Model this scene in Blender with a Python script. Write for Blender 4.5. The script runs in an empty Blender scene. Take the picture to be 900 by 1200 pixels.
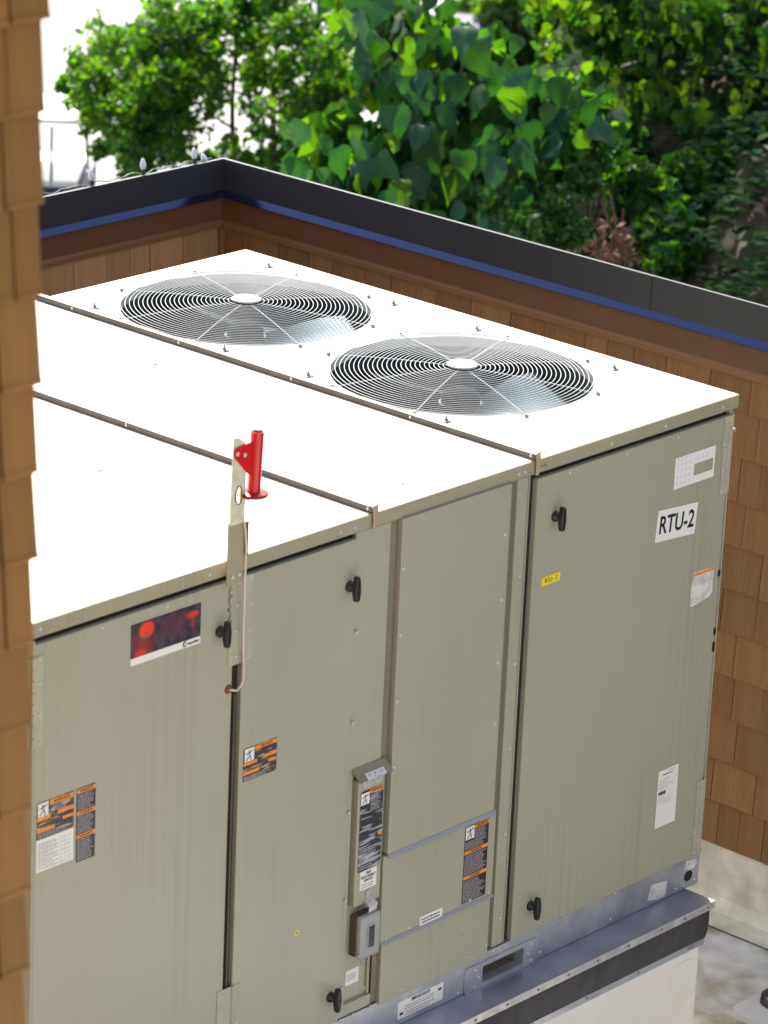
import bpy, bmesh, math, random
import numpy as np
from mathutils import Vector, Matrix, Euler
random.seed(7); rng = np.random.default_rng(7)
S = bpy.context.scene
# ------------------------------------------------------------------ camera
CP = Vector((-8.8301, -6.4004, 3.4028))
CR = Vector((0.67545418, -0.73623394, 0.04148771)); CU = Vector((0.21970566, 0.25463657, 0.94174818)); CF = Vector((0.70391127, 0.62699266, -0.3337501))
FPX = 4251.0
cam = bpy.data.cameras.new('camera'); co = bpy.data.objects.new('camera', cam); S.collection.objects.link(co)
co.matrix_world = Matrix(((CR.x, CU.x, -CF.x, CP.x), (CR.y, CU.y, -CF.y, CP.y), (CR.z, CU.z, -CF.z, CP.z), (0, 0, 0, 1)))
cam.sensor_fit = 'VERTICAL'; cam.sensor_height = 36; cam.sensor_width = 27; cam.lens = FPX/1200*36
cam.clip_start = 0.1; cam.clip_end = 2000
cam.dof.use_dof = True; cam.dof.focus_distance = 11.6; cam.dof.aperture_fstop = 5.2
S.camera = co
# ------------------------------------------------------------------ sky, sun, exposure
SUN = Vector((0.42, 0.62, 0.86)).normalized()
el = math.asin(SUN.z); az = math.atan2(SUN.x, SUN.y)
w = bpy.data.worlds.new('World'); S.world = w; w.use_nodes = True
nt = w.node_tree; nt.nodes.clear()
sk = nt.nodes.new('ShaderNodeTexSky'); sk.sky_type = 'NISHITA'; sk.sun_disc = False
sk.sun_elevation = el; sk.sun_rotation = az; sk.dust_density = 3.0; sk.air_density = 0.8; sk.ozone_density = 0.4
bg = nt.nodes.new('ShaderNodeBackground'); bg.inputs[1].default_value = 0.12
wo = nt.nodes.new('ShaderNodeOutputWorld'); hz = nt.nodes.new('ShaderNodeHueSaturation'); hz.inputs['Saturation'].default_value = 0.6   # thin high haze whitens the sky
nt.links.new(sk.outputs[0], hz.inputs['Color']); nt.links.new(hz.outputs[0], bg.inputs[0]); nt.links.new(bg.outputs[0], wo.inputs[0])
sl = bpy.data.lights.new('sun', 'SUN'); sl.energy = 4.5; sl.angle = math.radians(0.53); sl.color = (1, 0.95, 0.86)
so = bpy.data.objects.new('sun', sl); S.collection.objects.link(so); so.rotation_euler = SUN.to_track_quat('Z', 'Y').to_euler(); so.location = (5, 8, 12)
S.view_settings.view_transform = 'Standard'; S.view_settings.look = 'None'; S.view_settings.gamma = 1
S.view_settings.exposure = 1.6
try:
    S.cycles.max_bounces = 8; S.cycles.diffuse_bounces = 4; S.cycles.transmission_bounces = 6
except Exception: pass

# ------------------------------------------------------------------ materials
def mat(name, col, rough=0.5, metal=0.0, var=0.0, vscale=6.0, stretch=(1, 1, 1), col2=None, bump=0.0, bscale=40.0, objvar=0.0, trans=0.0, spec=0.5, c2lo=0.45, c2hi=0.65, coat=0.0, detail=6.0, coords='Object'):
    m = bpy.data.materials.new(name); m.use_nodes = True; n = m.node_tree.nodes; L = m.node_tree.links
    b = n['Principled BSDF']; b.inputs['Roughness'].default_value = rough; b.inputs['Metallic'].default_value = metal
    b.inputs['Specular IOR Level'].default_value = spec; b.inputs['Coat Weight'].default_value = coat
    tc = n.new('ShaderNodeTexCoord'); mp = n.new('ShaderNodeMapping'); mp.inputs['Scale'].default_value = stretch
    L.new(tc.outputs[coords], mp.inputs[0])
    cur = None
    rgb = n.new('ShaderNodeRGB'); rgb.outputs[0].default_value = (*col, 1); cur = rgb.outputs[0]
    if col2 is not None:
        ns = n.new('ShaderNodeTexNoise'); ns.inputs['Scale'].default_value = vscale; ns.inputs['Detail'].default_value = detail; L.new(mp.outputs[0], ns.inputs[0])
        rp = n.new('ShaderNodeMapRange'); rp.inputs[1].default_value = c2lo; rp.inputs[2].default_value = c2hi; L.new(ns.outputs[0], rp.inputs[0])
        mx = n.new('ShaderNodeMix'); mx.data_type = 'RGBA'; L.new(rp.outputs[0], mx.inputs[0]); L.new(cur, mx.inputs[6]); mx.inputs[7].default_value = (*col2, 1); cur = mx.outputs[2]
    if var > 0 or objvar > 0:
        hs = n.new('ShaderNodeHueSaturation'); L.new(cur, hs.inputs['Color'])
        add = n.new('ShaderNodeMath'); add.operation = 'ADD'; add.inputs[0].default_value = 1.0; add.inputs[1].default_value = 0
        if var > 0:
            n2 = n.new('ShaderNodeTexNoise'); n2.inputs['Scale'].default_value = vscale*2.3; n2.inputs['Detail'].default_value = 5; L.new(mp.outputs[0], n2.inputs[0])
            r2 = n.new('ShaderNodeMapRange'); r2.inputs[1].default_value = .3; r2.inputs[2].default_value = .7; r2.inputs[3].default_value = 1-var; r2.inputs[4].default_value = 1+var; L.new(n2.outputs[0], r2.inputs[0]); L.new(r2.outputs[0], add.inputs[0])
        if objvar > 0:
            oi = n.new('ShaderNodeObjectInfo'); r3 = n.new('ShaderNodeMapRange'); r3.inputs[3].default_value = -objvar; r3.inputs[4].default_value = objvar
            L.new(oi.outputs['Random'], r3.inputs[0]); L.new(r3.outputs[0], add.inputs[1])
        L.new(add.outputs[0], hs.inputs['Value']); cur = hs.outputs[0]
    L.new(cur, b.inputs['Base Color'])
    if bump > 0:
        nb = n.new('ShaderNodeTexNoise'); nb.inputs['Scale'].default_value = bscale; nb.inputs['Detail'].default_value = 4; L.new(mp.outputs[0], nb.inputs[0])
        bp = n.new('ShaderNodeBump'); bp.inputs['Strength'].default_value = bump; bp.inputs['Distance'].default_value = 0.01; L.new(nb.outputs[0], bp.inputs['Height']); L.new(bp.outputs[0], b.inputs['Normal'])
    if trans > 0:
        tr = n.new('ShaderNodeBsdfTranslucent'); ms = n.new('ShaderNodeMixShader'); ms.inputs[0].default_value = trans
        g = n.new('ShaderNodeMix'); g.data_type = 'RGBA'; g.blend_type = 'MULTIPLY'; g.inputs[0].default_value = 1; g.inputs[7].default_value = (1.9, 2.3, 0.2, 1); L.new(cur, g.inputs[6]); L.new(g.outputs[2], tr.inputs[0])
        L.new(b.outputs[0], ms.inputs[1]); L.new(tr.outputs[0], ms.inputs[2]); L.new(ms.outputs[0], n['Material Output'].inputs[0])
    return m

def panel_paint(name, col, dark, amt):
    """beige coil-coated steel with thin vertical rain streaks and faint blotches"""
    m = mat(name, col, 0.34, 0.0, spec=0.5, bump=0.30, bscale=2.6)
    n = m.node_tree.nodes; L = m.node_tree.links; b = n['Principled BSDF']
    tc = n.new('ShaderNodeTexCoord')
    def noise(sc, scale, lo, hi, det=5):
        mp = n.new('ShaderNodeMapping'); mp.inputs['Scale'].default_value = sc; L.new(tc.outputs['Object'], mp.inputs[0])
        ns = n.new('ShaderNodeTexNoise'); ns.inputs['Scale'].default_value = scale; ns.inputs['Detail'].default_value = det; L.new(mp.outputs[0], ns.inputs[0])
        r = n.new('ShaderNodeMapRange'); r.inputs[1].default_value = lo; r.inputs[2].default_value = hi; L.new(ns.outputs[0], r.inputs[0]); return r.outputs[0]
    a = noise((95, 95, 0.4), 1.0, .46, .74)
    c = noise((3.4, 3.4, 0.9), 1.0, .42, .66)
    d = noise((2.2, 2.2, 1.6), 1.0, .3, .75, 9)
    mu = n.new('ShaderNodeMath'); mu.operation = 'MULTIPLY'; L.new(a, mu.inputs[0]); L.new(c, mu.inputs[1])
    m2 = n.new('ShaderNodeMath'); m2.operation = 'MULTIPLY_ADD'; L.new(mu.outputs[0], m2.inputs[0]); m2.inputs[1].default_value = amt; 
    m3 = n.new('ShaderNodeMath'); m3.operation = 'MULTIPLY'; L.new(d, m3.inputs[0]); m3.inputs[1].default_value = .26; L.new(m3.outputs[0], m2.inputs[2])
    mx = n.new('ShaderNodeMix'); mx.data_type = 'RGBA'; L.new(m2.outputs[0], mx.inputs[0]); mx.inputs[6].default_value = (*col, 1); mx.inputs[7].default_value = (*dark, 1)
    L.new(mx.outputs[2], b.inputs['Base Color'])
    return m

M = {}
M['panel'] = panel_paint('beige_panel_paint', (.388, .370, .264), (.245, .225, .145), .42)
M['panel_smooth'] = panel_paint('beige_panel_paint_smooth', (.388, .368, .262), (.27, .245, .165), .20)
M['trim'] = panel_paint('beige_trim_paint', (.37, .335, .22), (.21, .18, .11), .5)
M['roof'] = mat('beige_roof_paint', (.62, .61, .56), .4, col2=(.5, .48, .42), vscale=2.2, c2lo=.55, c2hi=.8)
M['recess'] = mat('recess_paint', (.16, .15, .10), .6)
M['cav'] = mat('dark_cavity', (.012, .012, .012), .8)
M['seam'] = mat('seam_brown_metal', (.085, .07, .05), .45, var=.25, vscale=5)
M['seam2'] = mat('weathered_joint', (.20, .175, .11), .5, var=.15)
M['hinge'] = mat('hinge_paint', (.40, .38, .27), .4, var=.1)
M['galv'] = mat('galvanised_steel', (.50, .51, .52), .36, .55, var=.14, vscale=7, col2=(.40, .41, .43), bump=.05, bscale=12)
M['galv2'] = mat('galvanised_shelf_sky_tint', (.36, .38, .46), .34, .6, var=.2, vscale=3, col2=(.30, .22, .14), c2lo=.58, c2hi=.85, bump=.06, bscale=6)  # bluish base colour stands in for the sky reflected in the steel
M['hem'] = mat('hem_sky_tint', (.30, .31, .32), .4, .1)  # blue-grey base carries the sky's reflection on the up-facing hem
M['lip'] = mat('galvanised_lip', (.56, .53, .50), .42, .5, var=.2, vscale=10)
M['screw'] = mat('screw_zinc', (.55, .54, .48), .35, .4)
M['screwd'] = mat('screw_dark', (.2, .2, .2), .4, .5)
M['black'] = mat('black_plastic', (.012, .012, .014), .38)
M['plug'] = mat('black_plug', (.01, .01, .01), .6)
M['skirt'] = mat('black_rubber_skirt', (.045, .040, .040), .6, var=.3, vscale=8, stretch=(1, 1, .3), bump=.5, bscale=6)
M['memb'] = mat('white_membrane', (.84, .775, .65), .5, var=.04, vscale=3, col2=(.72, .65, .52), c2lo=.55, c2hi=.8, bump=.05, bscale=3)
M['deck'] = mat('weathered_roof_membrane', (.52, .53, .54), .75, var=.22, vscale=4.5, col2=(.30, .265, .20), c2lo=.48, c2hi=.66, bump=.4, bscale=20, detail=10)
M['base'] = mat('stained_wall_base', (.58, .56, .50), .8, var=.22, vscale=4, col2=(.36, .34, .22), c2lo=.50, c2hi=.72, bump=.3, bscale=12, detail=10)
M['pad'] = mat('grey_walkway_pad', (.46, .47, .49), .65, var=.05, vscale=9, bump=.1)
M['ceda'] = mat('stained_cedar', (.225, .115, .047), .68, var=.12, vscale=4, stretch=(3, 3, .9), col2=(.195, .097, .039), objvar=.14, bump=.25, bscale=14, spec=.3)
M['cedb'] = mat('stained_cedar_orange', (.275, .125, .030), .62, var=.12, vscale=4, stretch=(4, 4, .6), col2=(.245, .108, .027), objvar=.10, bump=.25, bscale=14, spec=.3)  # near wall, stain more orange than on the side wall
M['under'] = mat('felt_behind_shingles', (.09, .05, .028), .9)
M['cope'] = mat('dark_bronze_coping', (.027, .030, .040), .36, .0, var=.06, vscale=2, bump=.03, bscale=3)
M['copel'] = mat('coping_drip_sky_tint', (.045, .06, .135), .15, .85)  # blue of the reflected sky painted into the drip edge
M['fascia'] = mat('brown_fascia', (.125, .052, .022), .5, var=.08, vscale=4)
M['fasc2'] = mat('brown_bead', (.22, .10, .045), .5)
M['white'] = mat('white_label', (.80, .765, .68), .45, var=.02)
M['paper'] = mat('weathered_label', (.72, .69, .60), .55, var=.05, vscale=30, col2=(.52, .50, .42), c2lo=.5, c2hi=.7)
M['ink'] = mat('black_print', (.015, .015, .018), .4)
M['inkg'] = mat('grey_print', (.28, .28, .28), .5)
M['blk'] = mat('black_label', (.018, .018, .024), .3)
M['org'] = mat('orange_print', (.80, .26, .02), .45, var=.1, vscale=40)
M['prt'] = mat('light_print', (.42, .38, .38), .5)
M['yel'] = mat('yellow_label', (.85, .62, .02), .45)
M['red'] = mat('red_paint', (.62, .006, .012), .32, coat=.3)
M['redd'] = mat('dark_red_paint', (.28, .004, .008), .35)
M['plate'] = mat('zinc_plate', (.72, .70, .50), .4, .15, var=.1, vscale=20, col2=(.5, .55, .4), c2lo=.5, c2hi=.8)
M['cable'] = mat('white_cable', (.62, .55, .47), .5)
M['wire'] = mat('thin_wire', (.30, .16, .17), .5)
M['guard'] = mat('chromed_guard', (.40, .42, .43), .5, .0, spec=.3)
M['well'] = mat('fan_well', (.018, .03, .032), .7)
M['blade'] = mat('fan_blade', (.09, .125, .14), .38, .75, var=.1, spec=.3)
M['motor'] = mat('fan_motor', (.018, .022, .025), .9, spec=.05)
M['rust'] = mat('rusty_bolt', (.20, .07, .02), .8, var=.4, vscale=60)
M['clear'] = mat('clear_bulb', (.75, .78, .88), .15, spec=.8)
M['sock'] = mat('green_socket', (.02, .06, .05), .5)
M['tan'] = mat('tan_seal_strip', (.42, .31, .20), .6)

def lantern_mat():
    m = bpy.data.materials.new('lantern_picture'); m.use_nodes = True; n = m.node_tree.nodes; L = m.node_tree.links
    b = n['Principled BSDF']; b.inputs['Roughness'].default_value = .35
    tc = n.new('ShaderNodeTexCoord')
    def blob(c, r, soft, noise=0.0):
        mp = n.new('ShaderNodeMapping'); mp.inputs['Location'].default_value = (-c[0], 0, -c[1])
        L.new(tc.outputs['Object'], mp.inputs[0])
        mp2 = n.new('ShaderNodeMapping'); mp2.inputs['Scale'].default_value = (1/r[0], 0, 1/r[1]); L.new(mp.outputs[0], mp2.inputs[0])
        ln = n.new('ShaderNodeVectorMath'); ln.operation = 'LENGTH'; L.new(mp2.outputs[0], ln.inputs[0])
        src = ln.outputs['Value']
        if noise:
            ns = n.new('ShaderNodeTexNoise'); ns.inputs['Scale'].default_value = 45; ns.inputs['Detail'].default_value = 6; L.new(tc.outputs['Object'], ns.inputs[0])
            ma = n.new('ShaderNodeMath'); ma.operation = 'MULTIPLY_ADD'; L.new(ns.outputs[0], ma.inputs[0]); ma.inputs[1].default_value = noise; L.new(src, ma.inputs[2]); src = ma.outputs[0]
        r_ = n.new('ShaderNodeMapRange'); r_.inputs[1].default_value = 1+soft; r_.inputs[2].default_value = 1-soft; r_.inputs[3].default_value = 0; r_.inputs[4].default_value = 1; L.new(src, r_.inputs[0]); return r_.outputs[0]
    ns = n.new('ShaderNodeTexNoise'); ns.inputs['Scale'].default_value = 30; ns.inputs['Detail'].default_value = 8; L.new(tc.outputs['Object'], ns.inputs[0])
    cr = n.new('ShaderNodeValToRGB'); cr.color_ramp.elements[0].color = (.012, .010, .018, 1); cr.color_ramp.elements[1].color = (.10, .075, .10, 1); cr.color_ramp.elements[0].position = .35; cr.color_ramp.elements[1].position = .75; L.new(ns.outputs[0], cr.inputs[0])
    cur = cr.outputs[0]
    # sticker frame: x -0.128..0.128, z -0.058..0.058 around its centre
    for c, r, s, nz, colr, k in (((-.085, -.025), (.045, .055), .5, .5, (.30, .02, .02), .8), ((-.072, .022), (.027, .022), .12, .0, (.85, .045, .01), 1), ((-.078, .006), (.02, .012), .4, .4, (.25, .10, .05), .6),
                              ((-.094, -.040), (.022, .012), .4, .3, (.7, .03, .01), .9), ((.098, .022), (.026, .011), .35, .5, (.85, .045, .01), 1), ((.10, .005), (.008, .022), .5, .4, (.5, .05, .02), .7), ((.03, .012), (.08, .03), .7, .6, (.12, .02, .03), .7)):
        f = blob(c, r, s, nz); mu = n.new('ShaderNodeMath'); mu.operation = 'MULTIPLY'; mu.inputs[1].default_value = k; L.new(f, mu.inputs[0])
        mx = n.new('ShaderNodeMix'); mx.data_type = 'RGBA'; L.new(mu.outputs[0], mx.inputs[0]); L.new(cur, mx.inputs[6]); mx.inputs[7].default_value = (*colr, 1); cur = mx.outputs[2]
    L.new(cur, b.inputs['Base Color']); return m
M['lantern'] = lantern_mat()
def worn_mat():
    return mat('sun_worn_print', (.03, .03, .035), .4, col2=(.55, .33, .12), vscale=9, stretch=(2.5, 1, 14), c2lo=.52, c2hi=.66, detail=9)
M['worn'] = worn_mat()
M['worng'] = mat('sun_worn_print_grey', (.02, .02, .028), .4, col2=(.42, .42, .46), vscale=8, stretch=(2.0, 1, 14), c2lo=.50, c2hi=.62, detail=9)

# ------------------------------------------------------------------ mesh helpers
class MB:
    def __init__(s): s.v = []; s.f = []; s.sm = []
    def poly(s, vs, fs, smooth=False):
        k = len(s.v); s.v += [tuple(p) for p in vs]; s.f += [tuple(i+k for i in f) for f in fs]; s.sm += [smooth]*len(fs); return s
    def box(s, a, b, bev=0.0):
        x0, x1 = sorted((a[0], b[0])); y0, y1 = sorted((a[1], b[1])); z0, z1 = sorted((a[2], b[2]))
        c = min(bev, (x1-x0)*.45, (y1-y0)*.45, (z1-z0)*.45)
        if c <= 0:
            return s.poly([(x0,y0,z0),(x1,y0,z0),(x1,y1,z0),(x0,y1,z0),(x0,y0,z1),(x1,y0,z1),(x1,y1,z1),(x0,y1,z1)],
                      [(0,3,2,1),(4,5,6,7),(0,1,5,4),(1,2,6,5),(2,3,7,6),(3,0,4,7)])
        bm = bmesh.new(); bmesh.ops.create_cube(bm, size=1)
        for v in bm.verts: v.co = ((x0+x1)/2+v.co.x*(x1-x0), (y0+y1)/2+v.co.y*(y1-y0), (z0+z1)/2+v.co.z*(z1-z0))
        bmesh.ops.bevel(bm, geom=bm.edges[:], offset=c, segments=2, affect='EDGES', profile=.6)
        bm.verts.index_update(); s.poly([v.co[:] for v in bm.verts], [[v.index for v in f.verts] for f in bm.faces]); bm.free(); return s
    def quad(s, a, b, c, d): return s.poly([a, b, c, d], [(0, 1, 2, 3)])
    def prism(s, pts, y0, y1):          # pts: (x,z) outline extruded along y
        n = len(pts); return s.poly([(x, y0, z) for x, z in pts]+[(x, y1, z) for x, z in pts], [tuple(range(n-1, -1, -1)), tuple(range(n, 2*n))]+[(i, (i+1) % n, (i+1) % n+n, i+n) for i in range(n)])
    def cyl(s, p0, p1, r0, r1=None, n=16, cap=True):
        r1 = r0 if r1 is None else r1; p0 = Vector(p0); p1 = Vector(p1); d = (p1-p0).normalized()
        a = d.orthogonal().normalized(); b = d.cross(a); vs = []
        for p, r in ((p0, r0), (p1, r1)):
            for i in range(n):
                t = 2*math.pi*i/n; vs.append(p+(a*math.cos(t)+b*math.sin(t))*r)
        s.poly(vs, [(i, (i+1) % n, (i+1) % n+n, i+n) for i in range(n)], True)
        if cap: s.poly(vs, [tuple(range(n-1, -1, -1)), tuple(range(n, 2*n))])
        return s
    def tube(s, pts, r, n=8, rs=None):
        pts = [Vector(p) for p in pts]; vs = []; m = len(pts); a = None
        for i, p in enumerate(pts):
            d = (pts[min(i+1, m-1)]-pts[max(i-1, 0)]).normalized()
            a = d.orthogonal().normalized() if a is None else (a-d*a.dot(d)).normalized(); b = d.cross(a); rr = rs[i] if rs else r
            for k in range(n):
                t = 2*math.pi*k/n; vs.append(p+(a*math.cos(t)+b*math.sin(t))*rr)
        fs = [(i*n+k, i*n+(k+1) % n, (i+1)*n+(k+1) % n, (i+1)*n+k) for i in range(m-1) for k in range(n)]
        s.poly(vs, fs, True); s.poly(vs, [tuple(range(n-1, -1, -1)), tuple(range((m-1)*n, m*n))]); return s
    def lathe(s, prof, c, n=24, axis='z'):
        vs = []
        for r, h in prof:
            for i in range(n):
                t = 2*math.pi*i/n
                if axis == 'z': vs.append((c[0]+r*math.cos(t), c[1]+r*math.sin(t), c[2]+h))
                else: vs.append((c[0]+r*math.cos(t), c[1]-h, c[2]+r*math.sin(t)))
        m = len(prof); return s.poly(vs, [(j*n+i, j*n+(i+1) % n, (j+1)*n+(i+1) % n, (j+1)*n+i) for j in range(m-1) for i in range(n)], True)
    def mesh(s, name, m, o=(0, 0, 0)):
        me = bpy.data.meshes.new(name); me.from_pydata([(x-o[0], y-o[1], z-o[2]) for x, y, z in s.v], [], s.f)
        me.polygons.foreach_set('use_smooth', s.sm); me.materials.append(m); me.update(); return me
    def build(s, name, m, parent=None, kind=None, label=None):
        o = ORG.get(parent.name, (0, 0, 0)) if parent else (0, 0, 0)
        ob = bpy.data.objects.new(name, s.mesh(name, m, o)); S.collection.objects.link(ob); ob.parent = parent
        ORG[ob.name] = o
        if kind: ob['kind'] = kind
        if label: ob['label'] = label
        return ob
ORG = {}
def tag(o, label, cat, group=None, kind=None):
    o['label'] = label; o['category'] = cat
    if group: o['group'] = group
    if kind: o['kind'] = kind
    return o
def thing(name, loc, label, cat, group=None):
    o = bpy.data.objects.new(name, None); o.empty_display_size = .1; S.collection.objects.link(o); o.location = loc; ORG[o.name] = tuple(loc)
    return tag(o, label, cat, group)
def inst(name, me, parent, loc, scale=(1, 1, 1), rot=(0, 0, 0)):
    """another object sharing mesh data; loc in world space, parent unrotated"""
    o = bpy.data.objects.new(name, me); S.collection.objects.link(o); o.parent = parent
    po = ORG.get(parent.name, (0, 0, 0)) if parent else (0, 0, 0)
    o.location = (loc[0]-po[0], loc[1]-po[1], loc[2]-po[2]); o.scale = scale; o.rotation_euler = rot; ORG[o.name] = tuple(loc); return o
def text(name, body, size, m, parent, x, y, z, align='CENTER', rot=0.0, sx=1.0, bold=0.0, shear=0.0, facing=None):
    cu = bpy.data.curves.new(name, 'FONT'); cu.body = body; cu.size = size; cu.align_x = align; cu.align_y = 'CENTER'; cu.extrude = .0004; cu.offset = bold; cu.shear = shear; cu.resolution_u = 3
    t = bpy.data.objects.new(name+'_c', cu); S.collection.objects.link(t); bpy.context.view_layer.update()
    me = bpy.data.meshes.new_from_object(t); bpy.data.objects.remove(t); me.materials.clear(); me.materials.append(m)
    mx = Matrix.Rotation(rot, 4, 'Y') @ Matrix.Rotation(math.pi/2, 4, 'X') @ Matrix.Diagonal((sx, 1, 1, 1)); me.transform(mx)
    return inst(name, me, parent, (x, y, z))

# ================================================================== GROUND, DECK, WALLS
DZ = -2.35; WX = 1.037; WY = 3.31
def smooth(t): t = min(1, max(0, t)); return t*t*(3-2*t)
HF = Vector((.7467, .6651, 0)); HR = Vector((.6651, -.7467, 0))
def terr(x, y):
    d = Vector((x-CP.x, y-CP.y, 0)); F = d.dot(HF); R = d.dot(HR)
    s = smooth((R+1.2-max(0, F-24)*.16)/3.4)*smooth((F-10)/4)
    z = -5+3.05*s + s*max(0, F-19)*.16*smooth((R+1)/3) + max(0, R-2.5)*.35*s
    z += s*(.12*math.sin(x*2.1+1)*math.cos(y*1.7)+.06*math.sin(x*5+y*4.1))
    return min(z, 40)
def grid_sheet(name, m, fr, rr, zoff=0.0, kind='structure'):
    b = MB(); vs = []
    for F in fr:
        for R in rr:
            p = Vector((CP.x, CP.y, 0))+HF*F+HR*R; vs.append((p.x, p.y, terr(p.x, p.y)+zoff))
    n = len(rr); b.poly(vs, [(i*n+j, (i+1)*n+j, (i+1)*n+j+1, i*n+j+1) for i in range(len(fr)-1) for j in range(n-1)], True)
    o = b.build(name, m); o['kind'] = kind; return o
M['soil'] = mat('hillside_soil', (.034, .019, .012), .9, var=.4, vscale=3, col2=(.035, .04, .018), c2lo=.45, c2hi=.6, bump=.6, bscale=8)
M['pave'] = mat('pale_concrete_pavement', (.262, .25, .256), .8, var=.10, vscale=1.1, bump=.1, bscale=10)
fr = [-300, -60, -20, 0, 8]+[10+.5*i for i in range(60)]+[42, 46, 52, 60, 75, 100, 160, 300, 700]
rr = [-700, -200, -80, -40, -20, -12]+[-8+.4*i for i in range(60)]+[20, 30, 60, 160, 500]
grid_sheet('ground', M['soil'], fr, rr, -.01)
pv = MB(); n1 = []
for F in (-60, 10, 15, 24, 30, 40, 60, 100, 200):
    for R in (-120, -20, -8, -3, -1.35):
        p = Vector((CP.x, CP.y, 0))+HF*F+HR*(R + (max(0, F-24)*.15 if R == -1.35 else 0)); n1.append((p.x, p.y, max(-5, -5)+.004))
pv.poly(n1, [(i*5+j, (i+1)*5+j, (i+1)*5+j+1, i*5+j+1) for i in range(8) for j in range(4)])
pv.build('pavement', M['pave'], kind='structure')
# roof deck
MB().box((-14, -14, DZ-.3), (WX+.1, WY+.1, DZ)).build('roof_deck', M['deck'], kind='structure')
seam = MB().box((.14, -10, DZ+.001), (.886, WY-.02, DZ+.005)).build('membrane_strip', M['deck'], kind='structure')

MB().box((.878, -9.8, DZ+.0052), (.8855, WY-.1, DZ+.0085)).build('seam_sealant', mat('dark_sealant', (.10, .11, .09), .8, var=.3, vscale=20), seam)
def shingle_mesh(name, m, w=1.0, h=.19, t=.013, ax='x'):
    # wedge: butt at bottom thick, top thin.  front towards -y, x 0..1
    vs = [(0, -t, 0), (1, -t, 0), (1, 0, 0), (0, 0, 0), (0, -.0025, h), (1, -.0025, h), (1, 0, h), (0, 0, h),]
    b = MB(); b.poly(vs, [(0, 3, 2, 1), (0, 1, 5, 4), (1, 2, 6, 5), (2, 3, 7, 6), (3, 0, 4, 7), (4, 5, 6, 7)])
    # rough butt: a small chamfer strip
    b.poly([(0, -t, 0), (1, -t, 0), (1, -t-.0015, .004), (0, -t-.0015, .004), (0, -t+.0002, .012), (1, -t+.0002, .012)], [(0, 1, 2, 3), (3, 2, 5, 4)])
    return b.mesh(name, m)
def courses(parent, me, z0, z1, step, a0, a1, place, wmin, wmax, limit, fixed=None, gap=.0028, m=None, joinbelow=None):
    """place(a, z) -> (loc, rot); courses of shingles between a0..a1"""
    k = 0; cnt = 0; z = z0; extra = MB(); nx = 0
    while z < z1-.02:
        fx = (fixed or {}).get(k, [])
        edges = [a0+random.uniform(0, .08)]
        joints = []
        a = a0
        cuts = sorted(fx)
        pos = a0
        out = [a0]
        segs = cuts+[a1]
        cur = a0
        for c_ in segs:
            while c_-cur > wmax*1.25 or (c_ == a1 and c_-cur > wmax):
                if cuts and cuts[0] <= cur < cuts[-1]: break
                cur += random.uniform(wmin, wmax)
                if c_-cur < wmin*.6: cur = c_; break
                out.append(cur)
            if c_ > cur or c_ == cur:
                cur = c_
                if out[-1] != c_: out.append(c_)
        for p, q in zip(out[:-1], out[1:]):
            wdt = q-p-gap
            if wdt < .015: continue
            dz = random.uniform(-.002, .002)
            loc, rot = place(p+gap/2, z+dz); ty = random.uniform(.8, 1.25)
            if (joinbelow is not None and z < joinbelow) or cnt >= limit:
                R = Euler(rot).to_matrix()
                t_ = .013*ty; h_ = .19
                vv = [(0, -t_, 0), (wdt, -t_, 0), (wdt, 0, 0), (0, 0, 0), (0, -.0025, h_), (wdt, -.0025, h_), (wdt, 0, h_), (0, 0, h_)]
                extra.poly([tuple(R @ Vector(v)+Vector(loc)) for v in vv], [(0, 3, 2, 1), (0, 1, 5, 4), (1, 2, 6, 5), (2, 3, 7, 6), (3, 0, 4, 7), (4, 5, 6, 7)]); nx += 1
            else:
                inst('shingle', me, parent, loc, (wdt, ty, 1), rot); cnt += 1
        z += step; k += 1
    if nx: extra.build('shingle_courses', m, parent, kind='stuff')
    return cnt
STEP = .1645
# ---- side wall (faces -x): along y.   local x of shingle runs along -y
sw = thing('parapet_wall', (WX, 1.0, DZ), 'long shingled parapet wall with dark metal coping running along the right side of the unit', 'wall', 'shingled parapet walls')
MB().box((WX+.004, -9, -5.2), (WX+.148, WY+.148, -.32)).build('wall_core', M['under'], sw)
sme = shingle_mesh('shingle', M['ceda'])
fixed = {0: [.484, .593, .689], 1: [.538, .729], 2: [.45, .638], 3: [.535, .669], 4: [.5, .676], 5: [.44, .595], 6: [.588, .76], 7: [.52, .679], 8: [.624, .714], 9: [.50, .65], 10: [.56, .696]}
TY = 9.0
courses(sw, sme, -2.10, -.33, STEP, TY-WY, TY+.6, lambda a, z: ((WX, TY-a, z), (0, math.radians(0), -math.pi/2)), .10, .20, 300, {k: [TY-v for v in reversed(v_)] for k, v_ in fixed.items()}, m=M['ceda'])
# ---- back wall (faces -y): along x
bw = thing('parapet_wall', (-1.5, WY, DZ), 'shingled back parapet wall with dark coping and festoon bulbs, behind the two fans', 'wall', 'shingled parapet walls')
MB().box((-9, WY+.004, -5.2), (WX-.002, WY+.148, -.32)).build('wall_core', M['under'], bw)
M['cedc'] = mat('cedar_roof_bounce', (.38, .205, .095), .68, var=.12, vscale=4, stretch=(3, 3, .9), col2=(.34, .18, .082), objvar=.12, bump=.15, bscale=8, spec=.3)  # lighter than the side wall: light bounced off the roof put into the colour
sme2 = shingle_mesh('shingle', M['cedc'])
courses(bw, sme2, -2.10, -.33, STEP, -6, WX-.03, lambda a, z: ((a, WY, z), (0, 0, 0)), .10, .19, 300, m=M['cedc'], joinbelow=-1.2)
MB().box((WX-.028, WY-.028, -2.1), (WX-.001, WY-.001, -.329), .002).build('corner_post', M['fasc2'], bw)
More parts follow.
